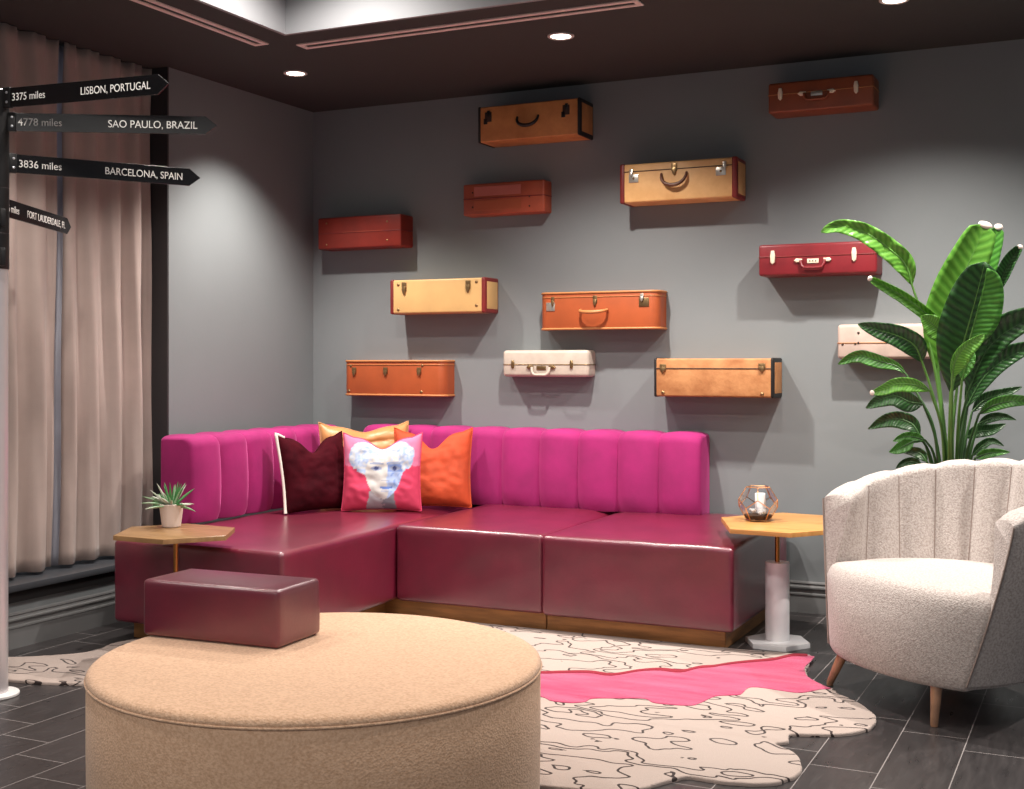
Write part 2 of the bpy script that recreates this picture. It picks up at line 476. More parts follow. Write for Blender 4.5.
def smooth_closed(pts, k=4):
    out = []; n = len(pts)
    for i in range(n):
        p0, p1, p2, p3 = [Vector(pts[(i+j) % n]) for j in (-1, 0, 1, 2)]
        for s in range(k):
            t = s/k
            out.append(0.5*((2*p1)+(p2-p0)*t+(2*p0-5*p1+4*p2-p3)*t*t+(3*p1-p0-3*p2+p3)*t**3))
    return out
def smooth_open(pts, k=4):
    pts = [Vector(p) for p in pts]; out = []
    for i in range(len(pts)-1):
        p1, p2 = pts[i], pts[i+1]
        p0 = pts[i-1] if i else p1*2-p2
        p3 = pts[i+2] if i+2 < len(pts) else p2*2-p1
        for s in range(k):
            t = s/k
            out.append(0.5*((2*p1)+(p2-p0)*t+(2*p0-5*p1+4*p2-p3)*t*t+(3*p1-p0-3*p2+p3)*t**3))
    out.append(pts[-1]); return out
RUG = [(2.60, -2.99), (2.83, -2.93), (3.0, -2.89), (3.09, -2.83), (3.125, -2.76), (3.18, -2.67), (3.24, -2.665), (3.31, -2.662), (3.42, -2.62),
       (3.475, -2.52), (3.47, -2.415), (3.42, -2.30), (3.345, -2.235), (3.375, -2.19), (3.365, -2.11), (3.45, -2.07), (3.53, -2.02),
       (3.59, -1.92), (3.585, -1.77), (3.50, -1.62), (3.405, -1.52), (3.385, -1.475), (3.335, -1.425), (3.262, -1.345), (3.235, -1.268),
       (3.215, -1.185), (3.19, -0.97), (3.14, -0.955), (2.97, -0.968), (2.85, -0.976), (2.6, -0.976), (2.2, -0.976), (1.7, -0.976), (1.3, -0.976), (1.13, -1.0), (1.12, -1.3),
       (1.12, -1.6), (1.12, -1.87), (1.05, -1.90), (0.80, -1.90), (0.62, -1.905), (0.42, -1.93), (0.36, -2.05), (0.385, -2.16), (0.37, -2.25), (0.27, -2.36), (0.16, -2.44), (0.02, -2.52),
       (0.04, -2.68), (0.22, -2.74), (0.45, -2.71), (0.60, -2.69), (0.77, -2.64), (0.95, -2.72), (1.2, -2.95), (1.5, -3.0), (1.9, -3.1), (2.3, -3.02)]
rug = thing('area_rug', 'irregular cream rug with dark scribbles and a pink band on the tile floor', 'rug', (0, 0, 0))
fz = smooth_closed(RUG, 6)
fz = [p+Vector((noise.noise((p.x*60, p.y*60, 0)), noise.noise((p.x*60, p.y*60, 5))))*0.005 for p in fz]
bm = BM(); prism(bm, [tuple(p) for p in fz], 0.0005, 0.013, 0.006)
obj('pile', bm, M['rug'], rug, 40)
RED = [(1.2, -1.80), (1.6, -1.74), (1.95, -1.80), (2.15, -1.75), (2.276, -1.727), (2.341, -1.69), (2.443, -1.635), (2.546, -1.635), (2.618, -1.53), (2.69, -1.47), (2.775, -1.46), (2.82, -1.37), (2.868, -1.33),
       (2.914, -1.26), (2.98, -1.185), (3.06, -1.10), (3.11, -1.0), (3.17, -0.975)]
LOW = [(3.362, -1.485), (3.335, -1.506), (3.28, -1.585), (3.202, -1.586), (3.124, -1.575), (3.085, -1.60), (3.085, -1.70), (3.062, -1.728), (3.006, -1.773), (2.984, -1.88), (2.955, -1.935),
       (2.837, -1.955), (2.782, -1.915), (2.699, -1.951), (2.61, -1.995), (2.60, -2.05), (2.56, -2.085), (2.484, -2.09), (2.423, -2.053), (2.2, -2.0), (1.9, -2.08), (1.5, -2.02), (1.2, -2.05)]
EDGE = [(3.205, -0.99), (3.208, -1.08), (3.208, -1.185), (3.228, -1.268), (3.255, -1.34), (3.322, -1.428), (3.370, -1.475)]
band = smooth_open(RED, 4)+smooth_open(EDGE, 3)+smooth_open(LOW, 4)
bm = BM(); prism(bm, [tuple(p) for p in band], 0.011, 0.0165, 0.003)
obj('pink_band', bm, M['rug_pink'], rug, 40)
top = smooth_open(RED, 4)
wv = [0.028+0.016*noise.noise((p.x*6, 0, 3)) for p in top]
low = [p+Vector((0.008, -ww)) for p, ww in zip(top, wv)]
up_ = [p+Vector((0, 0.010)) for p in top]
bm = BM(); prism(bm, [tuple(p) for p in up_]+[tuple(p) for p in low[::-1]], 0.011, 0.019, 0.002)
obj('crimson_border', bm, M['rug_red'], rug, 40)

# ------------------------------------------------------------------ banquette sofa
M['leather'] = mat('wine_leather', (112, 21, 48), 0.36, var=(5, 0.14), bump=(90, 0.06), spec=0.8, coat=0.8, coat_rough=0.28)
M['velvet'] = mat('magenta_velvet', (164, 28, 106), 0.85, sheen=0.5, sheen_col=(255, 130, 200), sheen_rough=0.35, bump=(160, 0.06), var=(6, 0.1))
M['plinth'] = mat('brushed_bronze_plinth', (178, 126, 76), 0.45, metal=0.35, var=(4, 0.25), stretch=(1, 1, 8))
sofa = thing('corner_banquette', 'L-shaped corner sofa with wine leather seat and magenta channelled velvet back', 'sofa', (0, 0, 0))
ST = 0.455
def seat(name, x0, x1, y0, y1, taper=0.0, crown=0.022, skew=0.0):
    bm = BM()
    nx, ny = 3, 3
    b = bmesh.new(); bmesh.ops.create_cube(b, size=1)
    for v in b.verts:
        v.co = Vector(((x0+x1)/2+v.co.x*(x1-x0), (y0+y1)/2+v.co.y*(y1-y0), (0.087+ST)/2+v.co.z*(ST-0.087)))
    bmesh.ops.bevel(b, geom=[e for e in b.edges], offset=0.022, segments=4, profile=0.5, affect='EDGES')
    bmesh.ops.subdivide_edges(b, edges=[e for e in b.edges if e.calc_length() > 0.3], cuts=12, use_grid_fill=True)
    for v in b.verts:
        h = (v.co.z-0.087)/(ST-0.087)
        if taper and v.co.x > (x0+x1)/2: v.co.x += taper*(h-1)
        if skew and v.co.x > (x0+x1)/2: v.co.x += skew*(y1-v.co.y)/(y1-y0)
        u = (v.co.x-x0)/(x1-x0); ww = (v.co.y-y0)/(y1-y0)
        if h > 0.9:
            e = min(1, min(u, 1-u)*9)*min(1, ww*9)
            v.co.z += crown*min(1, max(0, ww*1.2))*max(0, e)
            v.co.z += 0.003*noise.noise((v.co.x*7, v.co.y*7, 1.3))
        elif h > 0.1:
            v.co.y += 0.0035*noise.noise((v.co.x*6, v.co.z*9, 4))
    merge(bm, b)
    return obj(name, bm, M['leather'], sofa, 50)
bm_dummy = None
seat('seat', 0.292, 1.140, -1.985, -0.04, 0, 0.022, 0.075)
seat('seat', 1.180, 1.966, -1.015, -0.04)
seat('seat', 1.968, 2.868, -1.035, -0.04)
bm = BM()
box(bm, 0.322, 1.10, -1.885, -0.968, 0.0, 0.088, 0.003, 1)
obj('plinth', bm, M['plinth'], sofa, 30)
bm = BM(); box(bm, 0.322, 1.963, -0.966, -0.10, 0.0, 0.088, 0.003, 1); obj('plinth', bm, M['plinth'], sofa, 30)
bm = BM(); box(bm, 1.967, 2.815, -0.966, -0.10, 0.0, 0.088, 0.003, 1); obj('plinth', bm, M['plinth'], sofa, 30)

def backrest(length, pos, nchan, D=0.17, zb=ST+0.012, zt=0.882, start_round=True, end_round=True):
    """channelled back: pos(s, d, z) maps run s, depth d (0 at rear) to the sofa's space."""
    def loop(ins, bul, D=D):
        # rear bottom -> rear top -> front top (rounded) -> front bottom
        pts = []; R = 0.055; R2 = 0.02
        d1 = D-ins+bul; z1 = zt-ins*0.6+bul*0.45; d0 = ins*0.5
        pts.append((d0, zb)); pts.append((d0, zb+0.1)); pts.append((d0, zb+0.25)); pts.append((d0, z1-R2))
        for k in range(1, 4): a = PI-k*PI/8; pts.append((d0+R2+R2*math.cos(a), z1-R2+R2*math.sin(a)))
        for k in range(0, 8): a = PI/2-k*PI/14; pts.append((d1-R+R*math.cos(a), z1-R+R*math.sin(a)))
        for f in (0.85, .7, .55, .4, .25, .12): pts.append((d1+0.010*math.sin(PI*f), zb+(z1-R-zb)*f))
        pts.append((d1-0.012, zb+0.006)); pts.append((d1-0.03, zb))
        return pts
    bm = BM(); rings = []; per = 14
    cw = length/nchan
    ss = []
    for c in range(nchan):
        for k in range(per):
            t = k/per; ss.append(c*cw+cw*(0.5-0.5*math.cos(PI*t)))
    ss.append(length)
    for s in ss:
        t = abs(((s/cw) % 1.0)*2-1)
        if s >= length-1e-6: t = 1
        bul = 0.036*(1-t**3)-0.010
        ins = 0
        er = 0.030
        if start_round and s < er: ins = er*(1-math.sqrt(max(0, 1-((er-s)/er)**2))); bul = max(bul, 0.008)
        if end_round and length-s < er: ins = er*(1-math.sqrt(max(0, 1-((er-(length-s))/er)**2))); bul = max(bul, 0.008)
        rings.append([bm.verts.new(pos(s, d, z)) for d, z in loop(ins, bul)])
    n = len(rings[0])
    for A, B in zip(rings, rings[1:]):
        for k in range(n): bm.faces.new((A[k], A[(k+1) % n], B[(k+1) % n], B[k]))
    bm.faces.new(rings[0]); bm.faces.new(rings[-1][::-1])
    return obj('backrest', bm, M['velvet'], sofa, 38)
backrest(2.01, lambda s, d, z: Vector((2.460-s, -0.002-d, z)), 9, end_round=False)
backrest(1.30, lambda s, d, z: Vector((0.125+d, -1.492+s, z)), 6, D=0.205, end_round=False)

# ------------------------------------------------------------------ ottoman and bolster
def weave_material(name, col, col2, scale):
    m = mat(name, col, 0.95, sheen=0.25)
    nt, N, Lk, b = nt_of(m)
    tc = N.new('ShaderNodeTexCoord')
    v = N.new('ShaderNodeTexVoronoi'); v.inputs['Scale'].default_value = scale
    Lk.new(tc.outputs['Object'], v.inputs['Vector'])
    n = N.new('ShaderNodeTexNoise'); n.inputs['Scale'].default_value = scale*0.7; n.inputs['Detail'].default_value = 4
    Lk.new(tc.outputs['Object'], n.inputs['Vector'])
    r = N.new('ShaderNodeValToRGB')
    r.color_ramp.elements[0].position = 0.35; r.color_ramp.elements[0].color = lin(col2)
    r.color_ramp.elements[1].position = 0.6; r.color_ramp.elements[1].color = lin(col)
    Lk.new(n.outputs['Fac'], r.inputs['Fac']); Lk.new(r.outputs['Color'], b.inputs['Base Color'])
    bp = N.new('ShaderNodeBump'); bp.inputs['Strength'].default_value = 0.5; bp.inputs['Distance'].default_value = 0.003
    Lk.new(v.outputs['Distance'], bp.inputs['Height']); Lk.new(bp.outputs['Normal'], b.inputs['Normal'])
    return m
M['tan'] = weave_material('tan_woven_wool', (230, 190, 157), (211, 169, 136), 170)
OC = (2.326, -3.340); OR, OH = 0.620, 0.416
ott = thing('round_ottoman', 'large round drum ottoman in tan woven fabric, in the foreground', 'ottoman', (OC[0], OC[1], 0.0135))
bm = BM(); lathe(bm, [(OR-0.03, 0.018), (OR-0.008, 0.024), (OR-0.002, 0.05), (OR, 0.2), (OR, OH-0.032), (OR-0.005, OH-0.026)], 128)
obj('side_panel', bm, M['tan'], ott, 50)
bm = BM(); lathe(bm, [(OR-0.004, OH-0.026), (OR+0.001, OH-0.024), (OR+0.002, OH-0.018), (OR-0.002, OH-0.010), (OR-0.010, OH-0.004), (OR-0.025, OH), (OR-0.2, OH+0.001), (0.02, OH+0.002)], 128)
obj('top_panel', bm, M['tan'], ott, 80)
bm = BM(); tube(bm, [((OR+0.001)*math.cos(2*PI*k/128), (OR+0.001)*math.sin(2*PI*k/128), OH-0.026) for k in range(128)], 0.004, 8, True)
obj('piping', bm, M['tan'], ott, 80)
bm = BM(); lathe(bm, [(OR-0.06, 0.0), (OR-0.06, 0.02)], 64); obj('base', bm, M['black'], ott, 40)

bm = BM()
b = bmesh.new(); bmesh.ops.create_cube(b, size=1)
for v in b.verts: v.co = Vector((v.co.x*0.480, v.co.y*0.230, 0.084+v.co.z*0.168))
bmesh.ops.bevel(b, geom=b.edges[:], offset=0.014, segments=4, profile=0.5, affect='EDGES')
bmesh.ops.subdivide_edges(b, edges=[e for e in b.edges if e.calc_length() > 0.08], cuts=8, use_grid_fill=True)
for v in b.verts:
    v.co += Vector((noise.noise(v.co*9), noise.noise(v.co*9+Vector((3, 1, 2))), 0))*0.002
    if v.co.z > 0.155: v.co.z += 0.005*(1-(v.co.x/0.23)**2)*(1-(v.co.y/0.1)**2)
merge(bm, b)
bol = obj('bolster', bm, M['leather'], None, 50)
bol.location = (1.948, -3.246, OH+0.0165); bol.rotation_euler = (0, 0, math.radians(2.5))
tag(bol, 'wine leather block bolster sitting on the tan round ottoman', 'bolster')

# ------------------------------------------------------------------ side tables
def wood_material(name, c1, c2, rough=0.4):
    m = mat(name, c1, rough, coat=0.2, coat_rough=0.3)
    nt, N, Lk, b = nt_of(m)
    tc = N.new('ShaderNodeTexCoord'); mp = N.new('ShaderNodeMapping'); mp.inputs['Scale'].default_value = (3, 28, 10)
    Lk.new(tc.outputs['Object'], mp.inputs['Vector'])
    n = N.new('ShaderNodeTexNoise'); n.inputs['Scale'].default_value = 1.6; n.inputs['Detail'].default_value = 6
    Lk.new(mp.outputs[0], n.inputs['Vector'])
    r = N.new('ShaderNodeValToRGB')
    r.color_ramp.elements[0].position = 0.3; r.color_ramp.elements[0].color = lin(c2)
    r.color_ramp.elements[1].position = 0.7; r.color_ramp.elements[1].color = lin(c1)
    Lk.new(n.outputs['Fac'], r.inputs['Fac']); Lk.new(r.outputs['Color'], b.inputs['Base Color'])
    return m
M['oak'] = wood_material('oak_veneer', (204, 150, 86), (172, 118, 60))
M['bronze_top'] = wood_material('aged_brass_top', (160, 124, 82), (132, 98, 62), 0.32)
M['brass'] = mat('brass', (190, 130, 72), 0.28, metal=1.0)
M['whitestone'] = mat('white_marble', (240, 240, 241), 0.35, var=(5, 0), col2=(226, 226, 230), coat=0.2)
def side_table(label, x, y, top, m, z0=0.0, ch=0.362):
    TH = 0.533-z0
    t = thing('side_table', label, 'side table', (x, y, z0))
    bm = BM()
    prism(bm, top, TH-0.020, TH, 0.002)
    obj('tabletop', bm, m, t, 30)
    bm = BM(); lathe(bm, [(0.05, TH-0.026), (0.05, TH-0.0205)], 32); obj('top_plate', bm, M['brass'], t)
    bm = BM(); lathe(bm, [(0.0105, ch), (0.0105, TH-0.022)], 20); obj('stem', bm, M['brass'], t)
    bm = BM(); lathe(bm, [(0.050, 0.020), (0.053, 0.022), (0.053, ch), (0.051, ch+0.004), (0.02, ch+0.005)], 40); obj('column', bm, M['whitestone'], t)
    hexa = [(0.146*math.cos(a), 0.146*math.sin(a)) for a in [math.radians(58+60*k) for k in range(6)]]
    bm = BM(); prism(bm, hexa, 0.0, 0.022, 0.004); obj('base', bm, M['whitestone'], t, 30)
    return t
topR = [(-.293, .132), (-.144, -.248), (.120, -.264), (.327, .01), (.167, .40), (-.08, .434)]
side_table('hexagonal oak side table with white column at the right end of the sofa', 2.993, -0.765, topR, M['oak'])
topL = [(-.145, -.215), (.123, -.220), (.280, -.02), (.150, .205), (-.125, .220), (-.272, .03)]
side_table('hexagonal dull brass-coloured side table at the left end of the sofa, by the curtains', 0.75, -2.10, topL, M['bronze_top'], 0.0138, 0.318)

# ------------------------------------------------------------------ terrarium on the right table
M['glass'] = bpy.data.materials.new('clear_glass'); M['glass'].use_nodes = True
nt, N, Lk, b = nt_of(M['glass'])
b.inputs['Base Color'].default_value = (0.97, 0.98, 1, 1); b.inputs['Transmission Weight'].default_value = 1
b.inputs['Roughness'].default_value = 0.02; b.inputs['IOR'].default_value = 1.15
M['copper'] = mat('copper_wire', (214, 158, 112), 0.3, metal=1.0)
M['sand'] = mat('dark_gravel', (92, 66, 48), 0.9, var=(60, 0.5), bump=(120, 0.6))
M['stone'] = mat('white_pebble', (214, 208, 204), 0.5, var=(20, 0.2))
M['candle'] = mat('white_wax', (232, 230, 232), 0.5)
TP = at(762, 517.5, -0.80); TPX, TPY = 2.885, -0.68
ter = thing('glass_terrarium', 'faceted glass terrarium with copper edges standing on the oak side table', 'terrarium', (TPX, TPY, 0.5335), 0.35)
def pent(r, z, off): return [Vector((r*math.cos(off+2*PI*k/5), r*math.sin(off+2*PI*k/5), z)) for k in range(5)]
A_ = pent(0.056, 0.004, 0.2); B_ = pent(0.090, 0.060, 0.2); C_ = pent(0.090, 0.098, 0.2+PI/5); D_ = pent(0.054, 0.152, 0.2+PI/5)
edges = []; faces = [A_]
for k in range(5):
    j = (k+1) % 5
    edges += [(A_[k], A_[j]), (A_[k], B_[k]), (B_[k], C_[k]), (C_[k], B_[j]), (C_[k], D_[k]), (D_[k], D_[j])]
    faces += [[A_[k], A_[j], B_[j], C_[k], B_[k]]]
    if k != 2: faces += [[C_[k], B_[j], C_[j], D_[j], D_[k]]]
bm = BM()
for a, c in edges: tube(bm, [a, c], 0.0022, 6)
for p in A_+B_+C_+D_: bmesh.ops.create_icosphere(bm, subdivisions=1, radius=0.003, matrix=Matrix.Translation(p))
obj('copper_frame', bm, M['copper'], ter)
bm = BM()
for f in faces:
    c = sum(f, Vector())/len(f); vs = [bm.verts.new(c+(p-c)*0.985) for p in f]
    bm.faces.new(vs)
g = obj('glass_panes', bm, M['glass'], ter, 0)
g.modifiers.new('thickness', 'SOLIDIFY').thickness = 0.0012
bm = BM(); lathe(bm, [(0.050, 0.007), (0.060, 0.018), (0.062, 0.026), (0.03, 0.030), (0.004, 0.032)], 20); obj('gravel', bm, M['sand'], ter)
rnd = random.Random(4)
for k in range(9):
    bm = BM(); r = rnd.uniform(0.010, 0.019)
    bmesh.ops.create_icosphere(bm, subdivisions=2, radius=r)
    for v in bm.verts: v.co *= 1+0.25*noise.noise(v.co*60+Vector((k, 0, 0))); v.co.z *= 0.75
    a = rnd.uniform(0, 2*PI); q = rnd.uniform(0.012, 0.038)
    obj('pebble', bm, M['stone'], ter, 60, (q*math.cos(a), q*math.sin(a), 0.036+rnd.uniform(0, .012)))
bm = BM(); lathe(bm, [(0.022, 0.0), (0.024, 0.002), (0.024, 0.086), (0.022, 0.089), (0.003, 0.088)], 28); 
cn = obj('candle', bm, M['candle'], ter, 40, (0.012, 0.026, 0.031))
# ------------------------------------------------------------------ potted succulent on the left table
M['pot'] = mat('whitish_ribbed_ceramic', (222, 205, 196), 0.5)
M['soil'] = mat('soil', (50, 38, 30), 0.95, bump=(150, .5))
M['succ'] = mat('grey_green_leaf', (160, 182, 152), 0.5, var=(30, 0), col2=(112, 158, 108))
M['succ2'] = mat('pale_silver_leaf', (206, 204, 198), 0.5, var=(30, 0), col2=(170, 182, 160))
M['succ3'] = mat('bright_green_leaf', (72, 138, 74), 0.5, var=(30, 0.2))
pp = thing('potted_succulent', 'small spiky silver green succulent in a white ribbed pot', 'plant', (0.640, -2.000, 0.5335))
pp.scale = (1.3, 1.3, 1.3)
bm = BM(); seg = 60
def pot_fn(u, v):
    prof = [(0.026, 0), (0.031, 0.002), (0.0345, 0.03), (0.039, 0.066), (0.041, 0.076), (0.039, 0.078), (0.036, 0.070)]
    k = v*(len(prof)-1); i = min(int(k), len(prof)-2); f = k-i
    r = prof[i][0]*(1-f)+prof[i+1][0]*f; z = prof[i][1]*(1-f)+prof[i+1][1]*f
    r *= 1-0.02*abs(math.sin(10*PI*u))
    return Vector((r*math.cos(2*PI*u), r*math.sin(2*PI*u), z))
V = grid_surface(bm, pot_fn, seg, 22, True)
bm.faces.new([V[i][0] for i in range(seg)][::-1])
obj('pot', bm, M['pot'], pp, 40)
bm = BM(); lathe(bm, [(0.0365, 0.064), (0.036, 0.068), (0.004, 0.071)], 24); obj('soil', bm, M['soil'], pp)
rnd = random.Random(11)
for k in range(58):
    a = rnd.uniform(0, 2*PI); el = math.radians(rnd.choice([10, 25, 38, 52, 62, 75])+rnd.uniform(-8, 8))
    Ls = rnd.uniform(0.065, 0.098)*(1.0 if el < 0.9 else 0.95)
    d = Vector((math.cos(a)*math.cos(el), math.sin(a)*math.cos(el), math.sin(el)))
    p0 = Vector((math.cos(a)*0.010, math.sin(a)*0.010, 0.070))
    droop = rnd.uniform(0.004, 0.02)*math.cos(el)
    pts = [p0+d*(Ls*t)+Vector((0, 0, -droop*t*t)) for t in (0, .2, .45, .7, .88, 1)]
    wd = rnd.uniform(0.0030, 0.0046)
    bm = BM(); tube(bm, pts, [wd*.7, wd, wd, wd*.75, wd*.4, wd*.06], 6)
    obj('leaf', bm, M[rnd.choice(['succ', 'succ2', 'succ', 'succ2', 'succ3'])] if el < 1.1 else M[rnd.choice(['succ3', 'succ'])], pp, 80)

# ------------------------------------------------------------------ pillows
def pillow(name, label, m, wdt, hgt, thick, loc, yaw, lean, roll=0.0, chop=0.06, colfn=None, n=44, rib=None, slump=0.0, trim=None, piping=None):
    """square cushion standing on its lower edge; local x across, z up, -y to the front."""
    bm = BM(); lay = None
    if colfn: lay = bm.loops.layers.float_color.new('print')
    idx = {}
    def P_(u, v, side):
        # u, v in -1..1
        bow = 0.055
        x = u*wdt/2*(1-bow*(1-v*v)*abs(u)**3)
        z = v*hgt/2*(1-bow*(1-u*u)*abs(v)**3)
        if v > 0: z -= chop*hgt*v**2*math.exp(-(u/0.34)**2)*1.0
        ear = 0.02*max(0, abs(u)-.75)/.25*max(0, v-.6)/.4
        z += ear; 
        e = max(0, (1-u**4)*(1-v**4))**0.55
        t = thick/2*e*(1+0.12*(-v))
        if v > 0: t *= 1-0.55*math.exp(-(u/0.30)**2)*v*v
        t += (0.011*noise.noise((u*2.4, v*2.4, side*3+wdt*9))+0.006*noise.noise((u*5+v*3, v*5-u*2, side*3+wdt*7)))*e
        if rib: t += 0.022*abs(math.sin(rib*PI*(v+1)/2))**0.5*e-0.016*e
        y = -side*t
        # slump: the pillow bends gently
        y += slump*(v*v-0.3)*0.5
        return Vector((x, y, z+hgt/2))
    for side in (1, -1):
        for i in range(n+1):
            for j in range(n+1):
                u, v = -1+2*i/n, -1+2*j/n
                edge = i in (0, n) or j in (0, n)
                key = (i, j, 0 if edge else side)
                if key not in idx: idx[key] = bm.verts.new(P_(u, v, 0 if edge else side))
    for side in (1, -1):
        for i in range(n):
            for j in range(n):
                q = []
                for a, c in ((i, j), (i+1, j), (i+1, j+1), (i, j+1)):
                    edge = a in (0, n) or c in (0, n); q.append(((a, c), idx[(a, c, 0 if edge else side)]))
                if side == -1: q = q[::-1]
                f = bm.faces.new([v for _, v in q])
                f.material_index = 0 if side == 1 else (1 if isinstance(m, (list, tuple)) and len(m) > 1 else 0)
                if colfn:
                    for lp, (ac, _) in zip(f.loops, q):
                        c = colfn(-1+2*ac[0]/n, -1+2*ac[1]/n) if side == 1 else (226, 70, 110)
                        lp[lay] = lin(c)
    t = thing(name, label, 'pillow', loc)
    t.rotation_euler = (-lean, roll, yaw)
    t.rotation_mode = 'ZYX' if False else 'XYZ'
    me_o = obj('cover', bm, m, t, 180)
    bm = BM()
    rim = []
    for k in range(4*n):
        s, r_ = divmod(k, n); f = -1+2*r_/n
        u, v = ((f, -1), (1, f), (-f, 1), (-1, -f))[s]
        rim.append(P_(u, v, 0))
    if trim:
        tube(bm, rim[3*n-n//8:4*n]+rim[:1], trim[1], 8)
        obj('edging', bm, trim[0], t, 80); bm = BM()
        tube(bm, rim[:3*n-n//8+1], 0.004, 6)
    else: tube(bm, rim, 0.004, 6, True)
    obj('piping', bm, piping or (m[0] if isinstance(m, (list, tuple)) else m), t, 80)
    return t
M['maroon'] = mat('maroon_velvet', (66, 8, 20), 0.9, spec=0.1, sheen=0.06, sheen_col=(200, 70, 90), bump=(14, 0.35), var=(8, 0.25))
M['offwhite'] = mat('white_linen', (226, 216, 206), 0.9, bump=(200, .1))
M['orange'] = mat('orange_velvet', (192, 68, 28), 0.8, sheen=0.25, sheen_col=(255, 150, 90), bump=(16, 0.3), var=(7, 0.12))
M['gold'] = mat('gold_satin', (204, 142, 84), 0.42, sheen=0.3, bump=(20, 0.2), var=(5, 0.12))
M['print'] = bpy.data.materials.new('printed_linen'); M['print'].use_nodes = True
nt, N, Lk, b = nt_of(M['print']); ca = N.new('ShaderNodeVertexColor'); ca.layer_name = 'print'
Lk.new(ca.outputs['Color'], b.inputs['Base Color']); b.inputs['Roughness'].default_value = 0.9
def portrait(u, v):
    """a plain stylised face in pale blue and white on pink."""
    nz = noise.noise((u*4, v*4, 2)); nf = noise.noise((u*13, v*13, 7))
    pink = (200, 58, 92) if v < 0.2+0.1*nz else (206, 112, 146)
    c = pink
    if v < -0.50 and -0.34-0.25*max(0, -0.7-v) < u-0.04 < 0.30+0.2*max(0, -0.7-v): c = (120, 122, 132) if u > 0.06+0.1*nf else (160, 156, 162)
    # broad piled-up hair
    hw = 0.86*math.sqrt(max(0, 1-((v-0.42)/0.56)**2))
    if v > -0.15 and abs(u-0.0) < hw*(1+0.08*nz) and not (v < 0.1 and abs(u) > 0.62):
        q = nf+0.8*nz+0.25*(v-0.5); c = (190, 194, 200) if q > 0.10 else ((168, 182, 206) if q > -0.25 else (150, 168, 200))
    fx, fy = (u-0.07)/(0.47-0.16*max(0, -v)), (v+0.07)/0.66
    if fx*fx+fy*fy < 1:
        c = (190, 187, 184)
        if nf > 0.25 and v > 0.3: c = (184, 192, 206)
        sh = u-0.17-0.05*nz+0.06*max(0, v)
        if sh > 0 and v < 0.30: c = (156, 174, 210) if nf > -0.2 else (124, 148, 198)
        if sh > 0 and 0.02 < v < 0.26: c = (112, 134, 184)
        for ex in (-0.12, 0.34):
            a, d = (u-ex)/0.14, (v-0.10)/0.060
            if a*a+d*d < 1: c = (140, 150, 178)
            if a*a*6+d*d*1.3 < 1: c = (62, 72, 116)
            if abs(u-ex) < 0.18 and abs(v-0.25+0.5*(u-ex)**2) < 0.03: c = (138, 146, 168)
        if abs(u-0.10) < 0.08 and abs(v+0.23) < 0.018: c = (150, 150, 162)
        if abs(u-0.13) < 0.15 and abs(v+0.43-0.10*abs(u-0.13)) < 0.036*(1.2-abs(u-0.13)/0.2): c = (96, 122, 184)
        if abs(u-0.12) < 0.10 and abs(v+0.52) < 0.022: c = (160, 164, 180)
    return c
SZ = ST+0.021
pillow('throw_pillow', 'gold channel-stitched satin pillow at the back, in the corner of the sofa', M['gold'], 0.50, 0.43, 0.13, (0.645, -0.43, SZ), math.radians(42), 0.17, chop=0.07, rib=5)
pillow('throw_pillow', 'bright orange velvet pillow with a chopped top, right of the printed face pillow', M['orange'], 0.425, 0.415, 0.15, (1.062, -0.445, SZ), math.radians(24), 0.28, roll=0.0, chop=0.22)
pillow('throw_pillow', 'dark maroon velvet pillow with white edging, left of the printed face pillow', [M['maroon'], M['offwhite']], 0.40, 0.395, 0.14, (0.610, -0.830, SZ), math.radians(66), 0.24, chop=0.21, trim=(M['offwhite'], 0.009))
pillow('throw_pillow', 'pillow printed with a pale blue and white face on pink', M['print'], 0.415, 0.39, 0.14, (0.905, -0.695, SZ), math.radians(26), 0.20, chop=0.15, colfn=portrait, n=80, piping=mat('pink_linen', (206, 60, 98), 0.9))

# ------------------------------------------------------------------ armchair
M['boucle'] = weave_material('oatmeal_boucle', (188, 179, 174), (160, 149, 143), 190)
M['leg'] = mat('satin_walnut_leg', (166, 122, 92), 0.35, var=(12, 0.2), coat=0.3)
M['seam'] = mat('seam_cord', (142, 126, 118), 0.9)
chair = thing('tub_armchair', 'oatmeal woven tub armchair with fluted back on tapered wooden legs', 'armchair', (3.79, -1.34, 0), math.atan2(-.72, .69)+math.radians(6))
PHM = math.radians(110); NCH = 11
def sstep(x): x = max(0, min(1, x)); return x*x*(3-2*x)
def top_z(ph): return 0.725+0.148*math.cos(abs(ph)/PHM*PI/2)**0.8
def outer(ph, t):
    """t 0 at the underside, 1 at the top edge."""
    k = 1-(1-t)**1.25
    a = 0.385+(0.528-0.385)*k
    b_ = 0.455+(0.500-0.455)*k
    yc = -0.125+(-0.030+0.125)*k
    z = 0.15+(top_z(ph)-0.15)*t
    return Vector((a*math.sin(ph), yc+b_*math.cos(ph), z))
def inner(ph, t):
    p = outer(ph, t)
    sf = (abs(ph)/PHM)**4; tt = max(0, min(1, (t-0.42)/0.5))
    th = (0.10+0.02*(1-t))*(1-sf)+(0.035+0.105*tt)*sf
    c = Vector((p.x*0.0, -0.05, p.z)); d = (p-c); d.z = 0
    q = p-d.normalized()*th
    f = ((ph+PHM)/(2*PHM))*NCH
    q += d.normalized()*(0.024*abs(math.cos(PI*f))**4 - 0.007)*1.0
    return q
def flute(ph): return abs(math.cos(PI*((ph+PHM)/(2*PHM))*NCH))**5
T0 = 0.42
